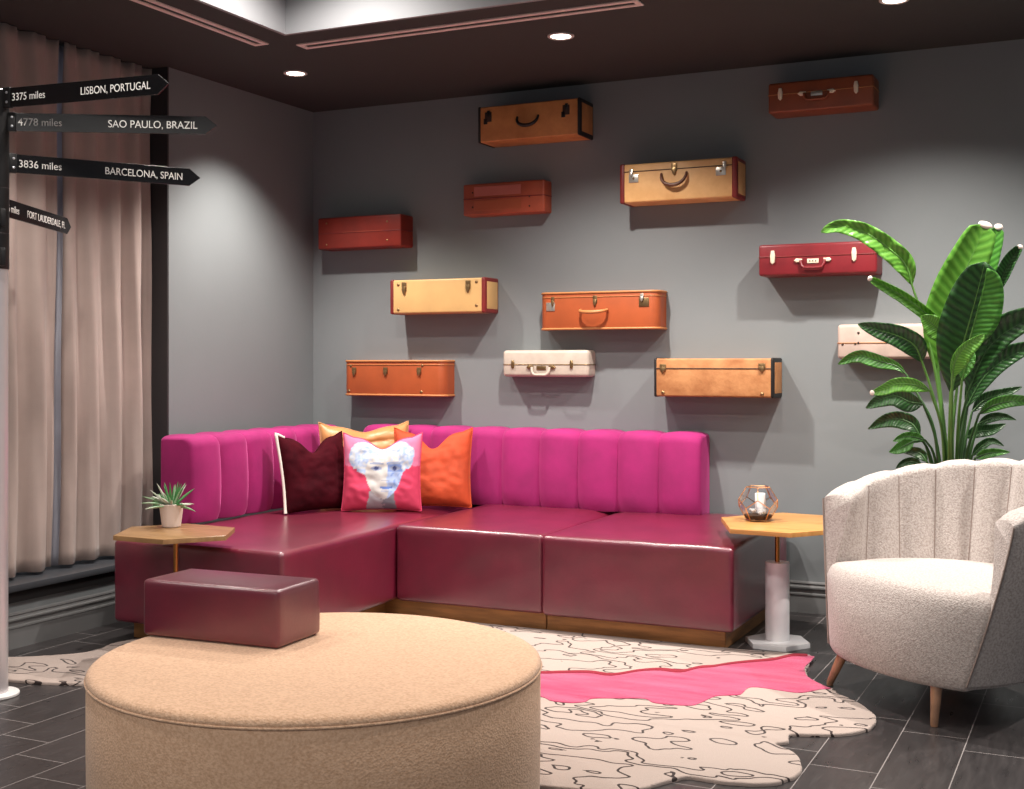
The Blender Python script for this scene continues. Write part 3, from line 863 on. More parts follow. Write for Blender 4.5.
def shell_fn(u, v):
    ph = -PHM+2*PHM*u
    # v: 0..0.45 up the outside, 0.45..0.6 over the rounded top, 0.6..1 down the inside
    if v < 0.45:
        return outer(ph, v/0.45*0.955)
    if v > 0.60:
        s = (v-0.60)/0.40
        return inner(ph, 0.955*(1-s)+T0*s)
    a = (v-0.45)/0.15
    o, i = outer(ph, 0.955), inner(ph, 0.955)
    m = (o+i)/2; r = (o-i)/2
    ang = PI*a
    rise = (top_z(ph)-0.15)*0.045
    return m+r*math.cos(ang)+Vector((0, 0, rise*math.sin(ang)*(1-0.35*flute(ph))))
bm = BM()
NU, NV = NCH*14+1, 64
V = grid_surface(bm, shell_fn, NU, NV)
# front ends of the arms
for e in (0, NU-1):
    for j in range(NV//2-1):
        bm.faces.new((V[e][j], V[e][j+1], V[e][NV-2-j], V[e][NV-1-j]))
obj('backrest', bm, M['boucle'], chair, 60)
# piping along the outer front edges and the flute seams inside
for s in (-1, 1):
    bm = BM(); pts = [outer(s*PHM*0.998, t/20*0.955)+Vector((s*0.002, -0.004, 0)) for t in range(21)]
    pts += [outer(s*PHM*(1-0.05*k), 0.968)*1.0 for k in range(0, 20)] if False else []
    tube(bm, pts, 0.0035, 6); obj('piping', bm, M['seam'], chair, 80)
for k in range(1, NCH):
    ph = -PHM+2*PHM*k/NCH
    bm = BM(); pts = [inner(ph, T0+(0.955-T0)*j/14) for j in range(15)]
    tube(bm, pts, 0.0022, 5); obj('seam', bm, M['seam'], chair, 80)
# seat body: its apron runs flush into the front edges of the arms and bulges forward between them
NS = 44
def body_ring(z, sc, zo=None, grow=1.0):
    t = max(0.0, (min(z, 0.42)-0.15)/(top_z(PHM)-0.15))
    C = outer(PHM, t); pts = []
    bul = 0.085+0.045*math.sin(PI*max(0, min(1, (z-0.12)/0.36)))
    for k in range(NS+1):
        q = -1+2*k/NS
        pts.append(Vector((C.x*q, C.y-bul*(1-abs(q)**2.4), 0)))
    for k in range(1, NS):
        ph = PHM-2*PHM*k/NS
        o = outer(ph, t); pts.append(Vector((o.x*0.955, -0.05+(o.y+0.05)*0.955, 0)))
    c = Vector((0, -0.05, 0))
    return [Vector(((p-c).x*sc+c.x, (p-c).y*sc+c.y, z if zo is None else zo)) for p in pts]
bm = BM(); rings = []
prof = [(0.15, 0.86, 0.128), (0.15, 0.93, 0.127), (0.15, 0.975, 0.132), (0.155, 0.995, 0.146), (0.18, 1.0, 0.18), (0.24, 1, None), (0.30, 1, None), (0.35, 1, None), (0.385, 0.998, None),
        (0.40, 0.99, 0.410), (0.41, 0.972, 0.430), (0.42, 0.945, 0.446), (0.42, 0.90, 0.458), (0.42, 0.82, 0.466), (0.42, 0.65, 0.472), (0.42, 0.35, 0.475), (0.42, 0.02, 0.476)]
for z, sc, zo in prof: rings.append([bm.verts.new(p) for p in body_ring(z, sc, zo)])
nn = len(rings[0])
for A_r, B_r in zip(rings, rings[1:]):
    for k in range(nn): bm.faces.new((A_r[k], A_r[(k+1) % nn], B_r[(k+1) % nn], B_r[k]))
bm.faces.new(rings[0][::-1]); bm.faces.new(rings[-1])
obj('seat', bm, M['boucle'], chair, 70)
for sx, sy in ((-1, -1), (1, -1), (-1, 1), (1, 1)):
    bm = BM()
    bx, by = ((-0.315, -0.315) if sx < 0 else (0.272, -0.338)) if sy < 0 else (sx*0.30, 0.30)
    tx, ty = ((-0.262, -0.262) if sx < 0 else (0.236, -0.290)) if sy < 0 else (sx*0.255, 0.24)
    tube(bm, [(bx, by, 0.001), (bx, by, 0.012), (tx, ty, 0.185)], [0.0125, 0.0135, 0.024], 20)
    obj('leg', bm, M['leg'], chair, 60)

# ------------------------------------------------------------------ bird of paradise plant
def leaf_material(name, c1, c2, trans=0.25):
    m = mat(name, c1, 0.32, coat=0.1)
    nt, N, Lk, b = nt_of(m)
    tc = N.new('ShaderNodeTexCoord'); sx = N.new('ShaderNodeSeparateXYZ'); Lk.new(tc.outputs['UV'], sx.inputs[0])
    wv = N.new('ShaderNodeTexWave'); wv.bands_direction = 'X'; wv.inputs['Scale'].default_value = 5.5; wv.inputs['Distortion'].default_value = 1.2
    Lk.new(tc.outputs['UV'], wv.inputs['Vector'])
    r = N.new('ShaderNodeValToRGB')
    r.color_ramp.elements[0].position = 0.1; r.color_ramp.elements[0].color = lin(c2)
    r.color_ramp.elements[1].position = 0.8; r.color_ramp.elements[1].color = lin(c1)
    Lk.new(wv.outputs['Fac'], r.inputs['Fac']); Lk.new(r.outputs['Color'], b.inputs['Base Color'])
    bp = N.new('ShaderNodeBump'); bp.inputs['Strength'].default_value = 0.25; bp.inputs['Distance'].default_value = 0.004
    Lk.new(wv.outputs['Fac'], bp.inputs['Height']); Lk.new(bp.outputs['Normal'], b.inputs['Normal'])
    tl = N.new('ShaderNodeBsdfTranslucent'); Lk.new(r.outputs['Color'], tl.inputs['Color'])
    mx = N.new('ShaderNodeMixShader'); mx.inputs[0].default_value = trans
    Lk.new(b.outputs[0], mx.inputs[1]); Lk.new(tl.outputs[0], mx.inputs[2]); Lk.new(mx.outputs[0], N['Material Output'].inputs['Surface'])
    return m
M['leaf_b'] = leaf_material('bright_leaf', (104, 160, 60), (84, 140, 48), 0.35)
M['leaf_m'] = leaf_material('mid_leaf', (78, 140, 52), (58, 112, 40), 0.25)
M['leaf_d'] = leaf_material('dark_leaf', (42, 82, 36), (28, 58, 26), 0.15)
M['stalk'] = mat('green_stalk', (92, 138, 62), 0.4, var=(8, 0.25), stretch=(1, 1, .2))
M['stalk_d'] = mat('dark_green_stalk', (58, 96, 46), 0.4, var=(8, 0.25), stretch=(1, 1, .2))
M['leaf_tip'] = mat('dry_leaf_tip', (226, 210, 200), 0.7)
M['planter'] = mat('dark_planter', (52, 50, 52), 0.4)
PB = Vector((3.715, -0.455, 0))
plant = thing('bird_of_paradise_plant', 'tall leafy green bird of paradise plant behind the armchair', 'plant', PB)
bm = BM(); lathe(bm, [(0.125, 0.0), (0.135, 0.005), (0.165, 0.30), (0.17, 0.315), (0.155, 0.318), (0.15, 0.29)], 40, cap=False); 
bm.faces.new([v for v in bm.verts if abs(v.co.z) < 1e-5][::1]) if False else None
obj('planter', bm, M['planter'], plant)
bm = BM(); lathe(bm, [(0.151, 0.270), (0.152, 0.290), (0.004, 0.298)], 32); obj('soil', bm, M['soil'], plant)
def interp(pts, n):
    pts = smooth_open(pts, 8)
    L = [0]
    for a, c in zip(pts, pts[1:]): L.append(L[-1]+(c-a).length)
    out = []; j = 0
    for i in range(n):
        s = L[-1]*i/(n-1)
        while j < len(L)-2 and L[j+1] < s: j += 1
        f = (s-L[j])/max(1e-9, L[j+1]-L[j]); out.append(pts[j].lerp(pts[j+1], f))
    return out
def leaf(px, Y, Y2, wl, wr, m, stalk=None, fold=0.35, twist=0.0, tip=False, sm='stalk', shape=(0.35, 0.9), stalk_r=0.008, ripple=0.003):
    """px: midrib from blade base to tip as seen in the photograph; Y..Y2 its distance from base to tip;
    wl, wr: half widths (m) either side; stalk: pixels from the soil to the blade."""
    n = len(px)
    mid = interp([at(x, y, Y+(Y2-Y)*i/(n-1))-PB for i, (x, y) in enumerate(px)], 26)
    bm = BM(); lay = bm.loops.layers.uv.verify(); rows = []
    for i, p in enumerate(mid):
        t = i/(len(mid)-1)
        tg = (mid[min(i+1, 25)]-mid[max(i-1, 0)]).normalized()
        view = (CAM-PB-p).normalized()
        side = tg.cross(view).normalized()           # right-hand side of the blade
        nrm = side.cross(tg).normalized()
        ang = twist
        s2 = side*math.cos(ang)+nrm*math.sin(ang); n2 = nrm*math.cos(ang)-side*math.sin(ang)
        a, b_ = shape
        pr = (math.sin(PI*min(1, t/(2*a))) if t < a else (math.cos(PI/2*((t-a)/(1-a)))**b_ if t < 1 else 0))
        pr = max(pr, 0.03)**0.8
        row = []
        for k in range(-4, 5):
            f = k/4.0
            wd = (wr if f > 0 else wl)*abs(f)*pr
            lift = fold*abs(f)**1.5*(wr if f > 0 else wl)*pr + ripple*math.sin(t*34+k)*abs(f)*pr
            row.append(bm.verts.new(p+s2*(math.copysign(wd, f) if f else 0)-n2*(-lift)))
        rows.append(row)
    for i in range(25):
        for k in range(8):
            f = bm.faces.new((rows[i][k], rows[i][k+1], rows[i+1][k+1], rows[i+1][k]))
            for lp, (ii, kk) in zip(f.loops, ((i, k), (i, k+1), (i+1, k+1), (i+1, k))):
                lp[lay].uv = (ii/25.0 - abs(kk-4)*0.02, kk/8.0)
    o = obj('leaf', bm, m, plant, 180)
    sd = o.modifiers.new('thickness', 'SOLIDIFY'); sd.thickness = 0.0015; sd.offset = 0
    bm = BM(); rr = [0.0045*(1-0.8*i/25) for i in range(26)]
    if stalk:
        q = [at(x, y, (PB.y if i == 0 else PB.y+(Y-PB.y)*i/len(stalk)))-PB for i, (x, y) in enumerate(stalk)]
        x0 = q[0]
        base = Vector((max(-.1, min(.1, x0.x*0.5)), max(-.1, min(.1, x0.y)), 0.29))
        st = interp([base]+q+[mid[0]], 24)
        rs = [stalk_r*(1.5-0.9*i/23) for i in range(24)]
        tube(bm, st[:-1]+mid, rs[:-1]+[max(.0012, stalk_r*0.6*(1-i/26)) for i in range(26)], 8)
    else:
        tube(bm, mid, rr, 6)
    obj('stalk', bm, M[sm], o, 80)
    if tip:
        bm = BM(); tw = tip if tip is not True else 1.0
        e = mid[-1]; d = (mid[-1]-mid[-3]).normalized()
        bmesh.ops.create_icosphere(bm, subdivisions=3, radius=1)
        R = Matrix((s2*0.012*tw, d*0.010*min(tw, 1.5), n2*0.008)).transposed()
        for v in bm.verts: v.co = e-d*0.005+R@v.co
        obj('dry_tip', bm, M['leaf_tip'], o, 80)
    return o
B0 = (948, 500)
# bright leaves, top left
leaf([(912, 285), (905, 264), (886, 246), (862, 231), (838, 226), (821, 232)], -0.50, -0.62, 0.050, 0.045, M['leaf_b'], [B0, (940, 400), (926, 330)], shape=(0.25, 0.55), ripple=0.008)
leaf([(946, 332), (928, 315), (905, 298), (886, 287), (869, 278)], -0.58, -0.78, 0.030, 0.024, M['leaf_b'], [B0, (950, 440), (952, 380)], shape=(0.30, 0.35), fold=0.9, tip=True)
leaf([(949, 342), (941, 332), (930, 322), (921, 316)], -0.64, -0.68, 0.05, 0.045, M['leaf_b'], None, shape=(0.45, 0.8), fold=0.3)
# tall leaves
leaf([(938, 372), (943, 332), (956, 290), (972, 256), (986, 224)], -0.46, -0.52, 0.098, 0.088, M['leaf_b'], [(950, 500), (945, 440)], shape=(0.42, 0.28), fold=0.25, tip=2.6, stalk_r=0.011)
leaf([(962, 345), (975, 310), (986, 270), (996, 236), (999, 226)], -0.38, -0.40, 0.05, 0.045, M['leaf_m'], [(955, 500), (952, 440)], shape=(0.5, 0.3), tip=1.6)
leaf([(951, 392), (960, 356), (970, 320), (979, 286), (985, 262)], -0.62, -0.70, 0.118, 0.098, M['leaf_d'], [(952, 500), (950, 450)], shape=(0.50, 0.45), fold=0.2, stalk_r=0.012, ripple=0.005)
leaf([(966, 352), (976, 318), (984, 288), (987, 268)], -0.655, -0.715, 0.004, 0.094, M['leaf_m'], None, shape=(0.48, 0.5), fold=0.15)
leaf([(952, 378), (955, 362), (964, 348), (984, 334)], -0.74, -0.78, 0.018, 0.050, M['leaf_b'], [(953, 500), (952, 430)], shape=(0.4, 0.6), fold=0.4)
leaf([(992, 300), (1001, 280), (1011, 260), (1021, 246)], -0.46, -0.50, 0.034, 0.026, M['leaf_d'], [(958, 500), (965, 420), (980, 340)], shape=(0.5, 0.4), fold=0.8, tip=True, sm='stalk_d')
# right side
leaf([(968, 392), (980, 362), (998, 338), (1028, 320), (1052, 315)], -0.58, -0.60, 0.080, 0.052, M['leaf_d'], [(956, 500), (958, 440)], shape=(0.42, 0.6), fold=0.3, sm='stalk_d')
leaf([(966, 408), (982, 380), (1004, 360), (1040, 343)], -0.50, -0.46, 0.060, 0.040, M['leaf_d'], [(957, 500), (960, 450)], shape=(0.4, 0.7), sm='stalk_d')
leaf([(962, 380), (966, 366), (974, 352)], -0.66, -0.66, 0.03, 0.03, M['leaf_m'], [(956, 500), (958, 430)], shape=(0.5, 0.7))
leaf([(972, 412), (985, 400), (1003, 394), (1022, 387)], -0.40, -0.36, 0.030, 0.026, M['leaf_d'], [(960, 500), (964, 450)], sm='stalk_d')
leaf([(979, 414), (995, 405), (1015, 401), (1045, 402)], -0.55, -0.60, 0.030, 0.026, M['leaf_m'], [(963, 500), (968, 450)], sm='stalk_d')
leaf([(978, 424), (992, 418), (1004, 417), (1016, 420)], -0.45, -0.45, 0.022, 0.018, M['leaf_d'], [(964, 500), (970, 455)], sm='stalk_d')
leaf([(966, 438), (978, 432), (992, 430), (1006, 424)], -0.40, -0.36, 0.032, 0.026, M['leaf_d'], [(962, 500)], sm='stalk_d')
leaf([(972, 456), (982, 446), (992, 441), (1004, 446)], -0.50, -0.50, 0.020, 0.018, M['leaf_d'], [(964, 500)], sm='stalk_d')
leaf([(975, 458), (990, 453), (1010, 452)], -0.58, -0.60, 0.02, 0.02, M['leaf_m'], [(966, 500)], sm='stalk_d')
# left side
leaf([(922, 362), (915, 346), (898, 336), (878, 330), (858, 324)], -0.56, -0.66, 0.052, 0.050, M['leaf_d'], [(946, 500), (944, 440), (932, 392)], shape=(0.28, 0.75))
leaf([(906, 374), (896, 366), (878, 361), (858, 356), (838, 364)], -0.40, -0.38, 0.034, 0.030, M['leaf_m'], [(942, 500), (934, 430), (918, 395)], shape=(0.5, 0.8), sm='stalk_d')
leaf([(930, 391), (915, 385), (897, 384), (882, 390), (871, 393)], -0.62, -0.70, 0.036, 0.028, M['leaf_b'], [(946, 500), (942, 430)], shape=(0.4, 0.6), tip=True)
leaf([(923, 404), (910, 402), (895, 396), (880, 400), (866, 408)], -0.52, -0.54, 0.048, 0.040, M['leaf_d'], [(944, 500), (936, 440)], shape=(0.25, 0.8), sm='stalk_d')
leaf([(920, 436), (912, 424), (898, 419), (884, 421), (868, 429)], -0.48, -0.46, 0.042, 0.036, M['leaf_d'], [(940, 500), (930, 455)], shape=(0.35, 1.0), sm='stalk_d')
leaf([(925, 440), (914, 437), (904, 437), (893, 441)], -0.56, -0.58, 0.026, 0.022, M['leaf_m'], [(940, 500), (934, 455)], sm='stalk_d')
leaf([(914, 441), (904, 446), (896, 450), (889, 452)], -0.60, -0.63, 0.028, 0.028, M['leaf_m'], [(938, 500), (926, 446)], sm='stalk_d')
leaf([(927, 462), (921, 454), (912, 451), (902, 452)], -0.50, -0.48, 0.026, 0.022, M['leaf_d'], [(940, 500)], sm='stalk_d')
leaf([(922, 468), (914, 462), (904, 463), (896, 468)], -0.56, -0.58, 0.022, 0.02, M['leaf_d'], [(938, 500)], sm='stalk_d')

# ------------------------------------------------------------------ signpost
M['sign'] = mat('gloss_black_sign', (16, 15, 17), 0.22, coat=0.3)
M['post_black'] = mat('black_post', (18, 17, 18), 0.4)
M['letter'] = mat('white_lettering', (232, 230, 226), 0.6)
M['silver'] = mat('brushed_silver_post', (216, 210, 212), 0.32, metal=0.55)
M['white_base'] = mat('white_base_plate', (226, 224, 222), 0.4)
M['bolt'] = mat('steel_bolt', (200, 200, 205), 0.3, metal=0.8)
post = thing('signpost', 'direction signpost with four black arrow signs on a silver pole at the left edge', 'signpost', (0.552, -2.879, 0))
bm = BM(); lathe(bm, [(0.088, 0.0005), (0.090, 0.003), (0.090, 0.010), (0.086, 0.014), (0.052, 0.015)], 48); obj('base_plate', bm, M['white_base'], post)
bm = BM(); lathe(bm, [(0.050, 0.0155), (0.050, 1.5975)], 40); obj('pole', bm, M['silver'], post)
bm = BM(); lathe(bm, [(0.0525, 1.598), (0.0535, 1.600), (0.0535, 1.73), (0.052, 1.732), (0.0535, 1.734), (0.0535, 1.90), (0.052, 1.902), (0.0535, 1.904), (0.0535, 2.265), (0.050, 2.268)], 40)
obj('sleeve', bm, M['post_black'], post)
bm = BM()
def lab_fn(u, v):
    a = math.radians(-62+64*u-35); return Vector((0.0515*math.cos(a), 0.0515*math.sin(a), 0.862+0.266*v))
grid_surface(bm, lab_fn, 16, 2); lo = obj('label_sticker', bm, M['letter'], post, 80)
lo.modifiers.new('thickness', 'SOLIDIFY').thickness = 0.0008
def sign(direction, z0, hgt, length, miles, place, w_m, w_p, left_pad=0.03, arrow_label=None):
    an = math.atan2(direction[1], direction[0])
    r0 = 0.058
    bm = BM(); h = hgt/2; tipl = 0.045
    poly = [(r0, -h), (r0+length-tipl, -h), (r0+length, 0), (r0+length-tipl, h), (r0, h)]
    b = bmesh.new()
    prism(b, poly, -0.004, 0.004, 0.0012)
    merge(bm, b, Matrix.Rotation(PI/2, 4, 'X'))
    o = obj('arrow_sign', bm, M['sign'], post, 30)
    o.location = (0, 0, z0); o.rotation_euler = (0, 0, an)
    s = 0.040
    text_mesh(miles, s, M['letter'], 'lettering', o, (r0+left_pad, -0.0042, -0.013), (PI/2, 0, 0), w_m)
    text_mesh(place, s, M['letter'], 'lettering', o, (r0+length-0.075-w_p, -0.0042, -0.014), (PI/2, 0, 0), w_p)
    bm = BM(); box(bm, 0.046, r0+0.022, -0.010, 0.010, -h-0.002, h+0.002, 0.002, 2)
    bk = obj('bracket', bm, M['post_black'], o, 40)
    for q in (-0.45, 0.45):
        bm = BM(); lathe(bm, [(0.005, -0.001), (0.005, 0.002), (0.003, 0.0032), (0.0005, 0.0034)], 12, Matrix.Translation((r0+0.010, -0.0105, q*h*1.1))@Matrix.Rotation(PI/2, 4, 'X'))
        obj('bolt', bm, M['bolt'], bk)
    return o
sign((0.664, 0.067), 2.235, 0.072, 0.715, '3375 miles', 'LISBON, PORTUGAL', 0.150, 0.300)
sign((0.600, 0.362), 2.150, 0.068, 0.765, '4778 miles', 'SAO PAULO, BRAZIL', 0.160, 0.330)
sign((0.375, 0.590), 2.000, 0.070, 0.73, '3836 miles', 'BARCELONA, SPAIN', 0.155, 0.305)
sign((-0.330, 0.690), 1.842, 0.070, 0.75, '166 miles', 'FORT LAUDERDALE, FL', 0.140, 0.42)
for z, an in ((1.785, -20), (1.735, -58), (1.640, -20)):
    a = math.radians(an)
    bm = BM(); box(bm, 0.046, 0.085, -0.010, 0.010, -0.034, 0.034, 0.003, 2)
    o = obj('bracket', bm, M['post_black'], post, 40); o.location = (0, 0, z); o.rotation_euler = (0, 0, a)
    for q in (-0.02, 0.02):
        bm = BM(); lathe(bm, [(0.005, -0.001), (0.005, 0.002), (0.003, 0.0032), (0.0005, 0.0034)], 12, Matrix.Translation((0.072, -0.0105, q))@Matrix.Rotation(PI/2, 4, 'X'))
        obj('bolt', bm, M['bolt'], o)

# ------------------------------------------------------------------ suitcases on the wall
M['c_tan'] = mat('worn_tan_parchment', (208, 142, 84), 0.5, var=(7, 0.2), col2=(180, 114, 64))
M['c_black'] = mat('black_binding', (26, 22, 22), 0.5)
M['c_terra'] = mat('russet_leather', (174, 82, 56), 0.4, var=(5, 0.15))
M['c_red'] = mat('red_leather', (134, 40, 28), 0.4, var=(5, 0.15))
M['c_cream'] = mat('butter_cream_vinyl', (210, 168, 110), 0.45, var=(6, 0.05))
M['c_redtrim'] = mat('oxblood_trim', (130, 40, 38), 0.4, var=(9, 0.2))
M['c_orange'] = mat('orange_vinyl', (170, 82, 42), 0.45, var=(6, 0.1))
M['c_bind'] = mat('tan_binding', (184, 120, 70), 0.45)
M['c_white'] = mat('white_vinyl', (198, 184, 170), 0.45, var=(12, 0.08))
M['c_peach'] = mat('tan_canvas', (188, 132, 84), 0.7, var=(9, 0.22), col2=(160, 102, 58), bump=(20, 0.4))
M['c_straw'] = mat('straw_parchment', (226, 178, 120), 0.5, var=(8, 0.15), col2=(208, 156, 98))
M['c_brown'] = mat('chestnut_leather', (146, 76, 46), 0.4, var=(6, 0.15))
M['c_burg'] = mat('burgundy_leather', (132, 34, 42), 0.38, var=(6, 0.15))
M['c_blush'] = mat('blush_vinyl', (196, 174, 162), 0.5, var=(14, 0.08))
M['metal_d'] = mat('dull_brass_fitting', (150, 122, 86), 0.35, metal=0.9)
M['metal_l'] = mat('nickel_fitting', (206, 200, 190), 0.3, metal=0.8)
M['ivory'] = mat('ivory_clasp', (232, 216, 192), 0.4)
M['c_dark'] = mat('dark_seam', (58, 36, 28), 0.6)
M['hbrown'] = mat('brown_handle', (96, 58, 42), 0.45)
def latch(parent, x, z, yf, m, w_=0.018, h_=0.040):
    bm = BM(); box(bm, x-w_/2, x+w_/2, yf-0.005, yf-0.0003, z-h_*0.2, z+h_/2, 0.0015, 2)
    o = obj('latch', bm, m, parent, 40)
    bm = BM()
    prism(bm, [(-w_*.45, h_*.15), (-w_*.3, -h_*.35), (0, -h_*.55), (w_*.3, -h_*.35), (w_*.45, h_*.15)], 0, 0.006, 0.0015,
          Matrix.Translation((x, yf-0.003, z))@Matrix.Rotation(PI/2, 4, 'X'))
    obj('hasp', bm, m, o, 40)
def clasp(parent, x, z, yf, m, w_=0.016, h_=0.050):
    bm = BM()
    prism(bm, [(-w_*.3, h_*.5), (-w_*.5, h_*.15), (-w_*.42, -h_*.35), (0, -h_*.5), (w_*.42, -h_*.35), (w_*.5, h_*.15), (w_*.3, h_*.5)][::-1], 0, 0.010, 0.003,
          Matrix.Translation((x, yf-0.0003, z))@Matrix.Rotation(PI/2, 4, 'X'))
    return obj('clasp', bm, m, parent, 40)
def stud(parent, x, z, yf, m, r=0.007):
    bm = BM(); lathe(bm, [(r, 0), (r*.9, 0.002), (r*.5, 0.004), (0.0003, 0.0045)], 14, Matrix.Translation((x, yf-0.0002, z))@Matrix.Rotation(PI/2, 4, 'X'))
    obj('stud', bm, m, parent, 50)
def plate(parent, x, z, yf, w_, h_, m, name='lock_plate'):
    bm = BM(); box(bm, x-w_/2, x+w_/2, yf-0.004, yf-0.0003, z-h_/2, z+h_/2, 0.0015, 2)
    return obj(name, bm, m, parent, 40)
def handle(parent, x, z, yf, w_, drop, out, m, r=0.007, mounts=None, droop=True):
    pts = []
    for k in range(13):
        a = PI*k/12
        pts.append((x-w_/2*math.cos(a), yf-0.006-out*math.sin(a)**0.6, z-drop*math.sin(a)**0.8))
    bm = BM(); tube(bm, pts, [r*(0.6+0.4*math.sin(PI*k/12)) for k in range(13)], 10)
    o = obj('handle', bm, m, parent, 60)
    if mounts:
        for s in (-1, 1):
            bm = BM(); prism(bm, [(-.016, -.007), (0.010, -.009), (.016, 0), (0.010, .009), (-.016, .007)], 0, 0.009, 0.002,
                             Matrix.Translation((x+s*(w_/2+0.008), yf-0.0003, z))@Matrix.Rotation(PI/2, 4, 'X')@Matrix.Rotation(0 if s > 0 else PI, 4, 'Z'))
            obj('handle_mount', bm, mounts, parent, 40)
    return o
def flat_handle(parent, x, z, yf, w_, h_, m, mounts, lab=None):
    """moulded U handle lying against the case, with its name plate."""
    pts = [(x-w_/2, yf-0.009, z), (x-w_/2+0.004, yf-0.014, z-h_*0.6), (x-w_/2+0.018, yf-0.016, z-h_), (x, yf-0.016, z-h_*1.03), (x+w_/2-0.018, yf-0.016, z-h_), (x+w_/2-0.004, yf-0.014, z-h_*0.6), (x+w_/2, yf-0.009, z)]
    bm = BM(); tube(bm, smooth_open(pts, 4), 0.0075, 10); obj('handle', bm, m, parent, 60)
    for s in (-1, 1):
        bm = BM(); prism(bm, [(-.018, -.008), (0.010, -.010), (.022, 0), (0.010, .010), (-.018, .008)], 0, 0.011, 0.003,
                         Matrix.Translation((x+s*(w_/2+0.012), yf-0.0003, z))@Matrix.Rotation(PI/2, 4, 'X')@Matrix.Rotation(0 if s > 0 else PI, 4, 'Z'))
        obj('handle_mount', bm, mounts, parent, 40)
    if lab: plate(parent, x, z-0.004, yf, 0.056, 0.022, lab, 'tag_plate')

def suitcase(label, x0, x1, z0, z1, d, m, r=0.010, vr=None, seam=None, seam_m=None, ends=None, end_w=0.03, binding=None, caps=None):
    xc = (x0+x1)/2; W = x1-x0; Hh = z1-z0
    t = thing('suitcase', label, 'suitcase', (xc, -0.0008, z0), 0, 'vintage suitcases mounted on the grey wall')
    bm = BM(); b = bmesh.new(); bmesh.ops.create_cube(b, size=1)
    for v in b.verts: v.co = Vector((v.co.x*W, -d/2+v.co.y*d, Hh/2+v.co.z*Hh))
    if vr:
        ve = [e for e in b.edges if abs(e.verts[0].co.z-e.verts[1].co.z) > Hh*.5 and e.verts[0].co.y < -d*.5]
        bmesh.ops.bevel(b, geom=ve, offset=vr, segments=8, profile=0.5, affect='EDGES')
        he = [e for e in b.edges if abs(e.verts[0].co.z-e.verts[1].co.z) < 1e-4 and max(e.verts[0].co.y, e.verts[1].co.y) < -0.0001 and len(e.link_faces) == 2 and abs(e.link_faces[0].normal.z-e.link_faces[1].normal.z) > .5]
        he = [e for e in b.edges if len(e.link_faces) == 2 and e.calc_face_angle(0) > 0.9 and abs(e.verts[0].co.z-e.verts[1].co.z) < 1e-4]
        bmesh.ops.bevel(b, geom=he, offset=r*.7, segments=3, profile=0.5, affect='EDGES')
    else:
        bmesh.ops.bevel(b, geom=[e for e in b.edges if min(e.verts[0].co.y, e.verts[1].co.y) < -d*.5], offset=r, segments=3, profile=0.5, affect='EDGES')
    merge(bm, b)
    obj('body', bm, m, t, 40)
    if seam is not None:
        zs = Hh*seam
        bm = BM(); q = 0.0012
        rr = vr or r
        pts = [(-W/2-q, -0.001), (-W/2-q, -d+rr)]
        for k in range(1, 6): a = PI+PI/2*k/6; pts.append((-W/2+rr+(rr+q)*math.cos(a), -d+rr+(rr+q)*math.sin(a)))
        pts += [(-W/2+rr, -d-q), (W/2-rr, -d-q)]
        for k in range(1, 6): a = -PI/2+PI/2*k/6; pts.append((W/2-rr+(rr+q)*math.cos(a), -d+rr+(rr+q)*math.sin(a)))
        pts += [(W/2+q, -d+rr), (W/2+q, -0.001)]
        tube(bm, [(x, y, zs) for x, y in pts], 0.0024, 6)
        obj('lid_seam', bm, seam_m or M['c_dark'], t, 60)
    if ends:
        for s in (-1, 1):
            bm = BM(); xa = s*(W/2-end_w); xb = s*(W/2+0.003)
            b2 = bmesh.new(); bmesh.ops.create_cube(b2, size=1)
            for v in b2.verts: v.co = Vector(((xa+xb)/2+v.co.x*abs(xb-xa), -d/2+v.co.y*(d+0.005)-0.0015, Hh/2+v.co.z*(Hh+0.006)))
            bmesh.ops.bevel(b2, geom=[e for e in b2.edges if abs(e.verts[0].co.x-e.verts[1].co.x) < 1e-5 and sum(v.co.x for v in e.verts)*s > s*(xa+xb)-0 and False] or [e for e in b2.edges if min(e.verts[0].co.y, e.verts[1].co.y) < -d*.5], offset=r, segments=3, profile=0.5, affect='EDGES')
            # open the side so the panel of the case shows inside the binding
            for v in b2.verts: v.co.y = min(v.co.y, -0.0002)
            merge(bm, b2)
            e = obj('end_binding', bm, ends, t, 40)
            bm = BM(); box(bm, min(s*(W/2+0.0025), s*(W/2+0.005)), max(s*(W/2+0.0025), s*(W/2+0.005)), -d+0.022, -0.010, 0.020, Hh-0.020, 0.002, 2)
            obj('side_panel', bm, m, e, 40)
    if binding:
        for zz in (0.0, Hh):
            bm = BM(); rr = vr or r; pts = []
            pts = [(-W/2, -0.003), (-W/2, -d+rr)]
            for k in range(1, 8): a = PI+PI/2*k/8; pts.append((-W/2+rr+rr*math.cos(a), -d+rr+rr*math.sin(a)))
            pts += [(-W/2+rr, -d), (W/2-rr, -d)]
            for k in range(1, 8): a = -PI/2+PI/2*k/8; pts.append((W/2-rr+rr*math.cos(a), -d+rr+rr*math.sin(a)))
            pts += [(W/2, -d+rr), (W/2, -0.003)]
            tube(bm, [(x, y, zz+(0.003 if zz == 0 else -0.003)) for x, y in pts], 0.0062, 8)
            obj('binding', bm, binding, t, 60)
    return t, W, Hh, -d
def pxf(v, x0, x1): return v*(x1-x0)-(x1-x0)/2     # fraction along the front face

